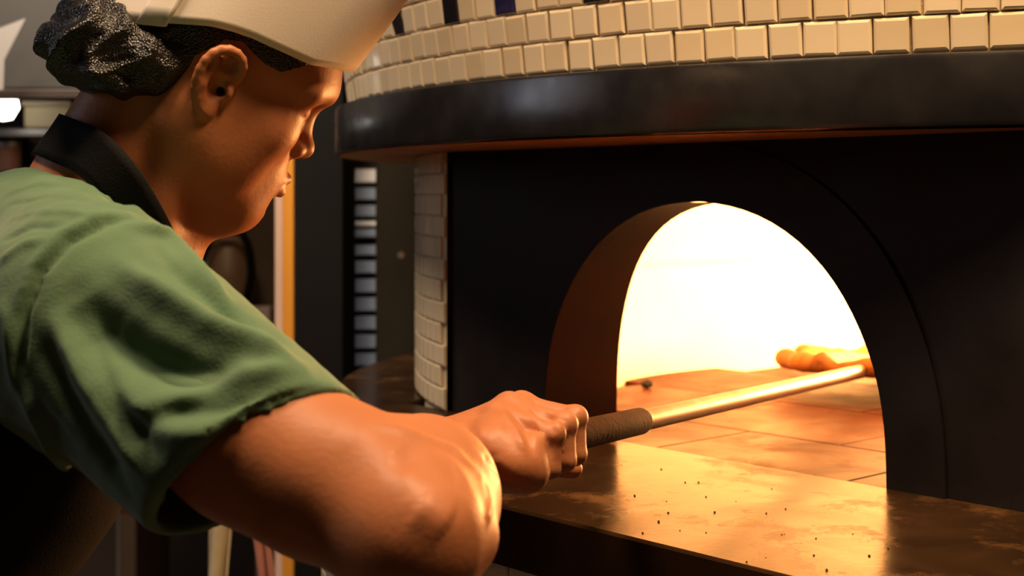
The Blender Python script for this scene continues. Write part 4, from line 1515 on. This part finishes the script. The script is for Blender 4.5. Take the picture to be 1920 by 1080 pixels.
def cap():
    na, nz = 120, 22
    ctr = (.004, 0)
    Hh = .15
    # lower edge height by direction (0 = front): dips at the forehead, rides over the ears, tucks in at the back
    deg = np.array([0, 20, 40, 50, 60, 90, 100, 110, 120, 130, 140, 150, 160, 180])
    low = np.array([.064, .064, .059, .056, .052, .051, .049, .045, .038, .031, .025, .020, .016, .014])
    v = []
    rr = random.Random(5)
    ph = [rr.uniform(0, 6.28) for _ in range(10)]
    for j in range(nz):
        t = j / (nz - 1)
        for i in range(na):
            q = 2 * math.pi * i / na
            dq = abs((math.degrees(q) + 180) % 360 - 180)
            z0 = np.interp(dq, deg, low)
            a_f, a_b, b_ = .112, .105, .0885
            a = a_f if math.cos(q) > 0 else a_b
            grow = 1 + .10 * t + .02 * math.sin(3 * q + ph[0]) * t + .010 * math.sin(7 * q + ph[1] + 2 * t) * t + .006 * math.sin(13 * q + ph[2] + 5 * t) * t
            x = ctr[0] + a * math.cos(q) * grow + .020 * t
            y = b_ * math.sin(q) * grow * (1 - .20 * t)
            z = z0 + (.205 - z0) * t
            v.append(hl(x, y, z))
    f = []
    for j in range(nz - 1):
        for i in range(na):
            f.append((j * na + i, j * na + (i + 1) % na, (j + 1) * na + (i + 1) % na, (j + 1) * na + i))
    band = MB().add(v, f).build('cap_band', whitec, person, True)
    md = band.modifiers.new('thickness', 'SOLIDIFY'); md.thickness = .0022; md.offset = 1
    # crown: gathered top
    v2, f2 = [], []
    K = 8
    for k in range(K):
        t = k / (K - 1)
        for i in range(na):
            p = (np.array(v[(nz - 1) * na + i]) - HO) @ HR
            c = np.array([.02, 0, .240])
            s_ = 1 - t
            r = np.array([c[0] + (p[0] - c[0]) * s_, (p[1]) * s_, p[2] + (c[2] - p[2]) * (1 - s_) + .018 * math.sin(math.pi * t) + .004 * math.sin(16 * 2 * math.pi * i / na) * (1 - s_) * s_ * 2])
            v2.append(hl(*r))
    for k in range(K - 1):
        for i in range(na):
            f2.append((k * na + i, k * na + (i + 1) % na, (k + 1) * na + (i + 1) % na, (k + 1) * na + i))
    MB().add(v2, f2).build('cap_crown', whitec, person, True)
    # overlapping fastening flap at the back near side
    fl, ff = [], []
    for j in range(9):
        t = j / 8
        for i in range(9):
            q = math.radians(-128 - 16 * i / 8)
            dq = abs((math.degrees(q) + 180) % 360 - 180)
            z0 = np.interp(dq, deg, low) - .004
            g = (1 + .10 * t) + .030 + (.010 if i == 0 else 0)
            fl.append(hl(ctr[0] + .105 * math.cos(q) * g + .02 * t, .0885 * math.sin(q) * g * (1 - .16 * t), z0 + (.205 - z0) * .8 * t))
    for j in range(8):
        for i in range(8):
            a = j * 9 + i
            ff.append((a, a + 1, a + 10, a + 9))
    o = MB().add(fl, ff).build('fastening_flap', whitec, person, True)
    md = o.modifiers.new('thickness', 'SOLIDIFY'); md.thickness = .003


cap()


def apron():
    # neck strap: round the nape and down over both collar bones
    cl = [(P(306, 500, 1.235), (.85, .1, .5)), (P(262, 408, 1.215), (.80, -.05, .6)), (P(215, 333, 1.205), (.72, -.1, .7)), (P(165, 284, 1.215), (.60, -.05, .8)),
          (P(110, 262, 1.25), (.50, 0, .87)), (P(98, 258, 1.30), (.46, 0, .9)), (P(112, 270, 1.35), (.46, .05, .9)), (P(190, 315, 1.385), (.55, .1, .85)), (P(262, 400, 1.37), (.7, .1, .7)), (P(306, 500, 1.35), (.8, .0, .6))]
    pts = np.array([c[0] for c in cl]); wid = np.array([c[1] for c in cl])
    u = np.linspace(0, len(cl) - 1, 60)
    def cr(a):
        out = []
        for s_ in u:
            i = min(int(s_), len(a) - 2); t = s_ - i
            p0, p1, p2, p3 = a[max(i - 1, 0)], a[i], a[i + 1], a[min(i + 2, len(a) - 1)]
            out.append(.5 * ((2 * p1) + (-p0 + p2) * t + (2 * p0 - 5 * p1 + 4 * p2 - p3) * t * t + (-p0 + 3 * p1 - 3 * p2 + p3) * t ** 3))
        return np.array(out)
    pc, wc = cr(pts), cr(wid)
    wc /= np.linalg.norm(wc, axis=1)[:, None]
    tng = np.gradient(pc, axis=0); tng /= np.linalg.norm(tng, axis=1)[:, None]
    wc = wc - tng * (wc * tng).sum(1)[:, None]; wc /= np.linalg.norm(wc, axis=1)[:, None]
    W_ = .021
    v, f = [], []
    for k in range(60):
        for j in range(6):
            p = pc[k] + wc[k] * W_ * (j / 2.5 - 1)
            loc, nor, _, dist = BODY.find_nearest(Vector(p))
            off = (Vector(p) - loc).dot(nor)
            if dist < .05 and off < .0035: p = np.array(loc + nor * .0035)
            v.append(p)
    for k in range(59):
        for j in range(5):
            a = k * 6 + j
            f.append((a, a + 1, a + 7, a + 6))
    o = MB().add(v, f).build('apron_strap', blackc, person, True)
    o['label'] = 'black apron strap round the neck'
    md = o.modifiers.new('thickness', 'SOLIDIFY'); md.thickness = .003; md.offset = 0
    # bib and skirt, widened over the shirt flank as stand-in shade, open at the back
    rt = np.array([.5, -.866, 0]); fwd = np.array([.866, .5, 0])
    B = Vol(np.arange(-.98, -.24, .006), np.arange(.90, 1.62, .006), np.arange(.42, 1.34, .006))
    pel = np.array([-.74, 1.17, .90]); che = np.array([-.50, 1.26, 1.22])
    for grow, op in ((.012, 'u'),):
        for o in (-.085, 0, .075):
            B.cone(pel + rt * o, che + rt * o * 1.15, .135 + grow, .125 + grow, .05 if op == 'u' else .0, op)
            B.cone(np.array([-.70, 1.19, .46]) + rt * o * 1.2, pel + rt * o, .13 + grow, .135 + grow, .05 if op == 'u' else .0, op)
        if op == 'u':
            x, y, z = B.grid((slice(None),) * 3)
            ff = (x + .62) * fwd[0] + (y - 1.215) * fwd[1]          # forward of the spine
            B.cone(SR + np.array([-.03, .02, -.03]), che + rt * .09, .078, .124, .05)  # extra black flank piece painting the shade below the sleeve
            spine = -.126 + .79 * (z - .9)
            B.f = np.maximum(B.f, (z - 1.27).astype(np.float32))
            B.f = np.maximum(B.f, (.45 - z).astype(np.float32))
            B.f = np.maximum(B.f, (spine - .09 - ff).astype(np.float32))
    V, Q = B.mesh()
    V = relax(V, Q, 2)
    np_mesh('apron', V, Q, blackc, person)['label'] = 'black apron, widened over the flank to stand in for shade'


apron()


def lower_body():
    h = .009
    B = Vol(np.arange(-1.0, -.4, h), np.arange(.9, 1.5, h), np.arange(.06, 1.0, h))
    rt = np.array([.5, -.866, 0]); pel = np.array([-.74, 1.17, .90])
    for o in (-.08, .08):
        hip = pel + rt * o + np.array([0, 0, -.03])
        knee = np.array([-.68, 1.20, .48]) + rt * o * 1.1
        ank = np.array([-.72, 1.18, .08]) + rt * o * 1.15
        B.cone(hip, knee, .105, .075, .03); B.cone(knee, ank, .075, .058, .03)
    B.cone(pel - rt * .06, pel + rt * .06, .125, .125, .04)
    V, Q = B.mesh()
    np_mesh('trousers', relax(V, Q, 2), Q, trou, person)
    fwd = np.array([.866, .5, 0])
    for o in (-.092, .092):
        ank = np.array([-.72, 1.18, 0]) + rt * o
        B = Vol(np.arange(ank[0] - .15, ank[0] + .28, .006), np.arange(ank[1] - .15, ank[1] + .25, .006), np.arange(-.006, .16, .006))
        cut = [(np.array([0, 0, 0.001]), np.array([0, 0, -1.0]))]
        B.ell(ank + fwd * .055 + UP * .02, (.135, .047, .05), np.stack([fwd, np.cross(UP, fwd), UP], 1), .01, cut=cut)
        B.cone(ank + UP * .05, ank + UP * .10, .048, .05, .03)
        V, Q = B.mesh()
        np_mesh('shoe', relax(V, Q, 1), Q, shoe, person)


lower_body()
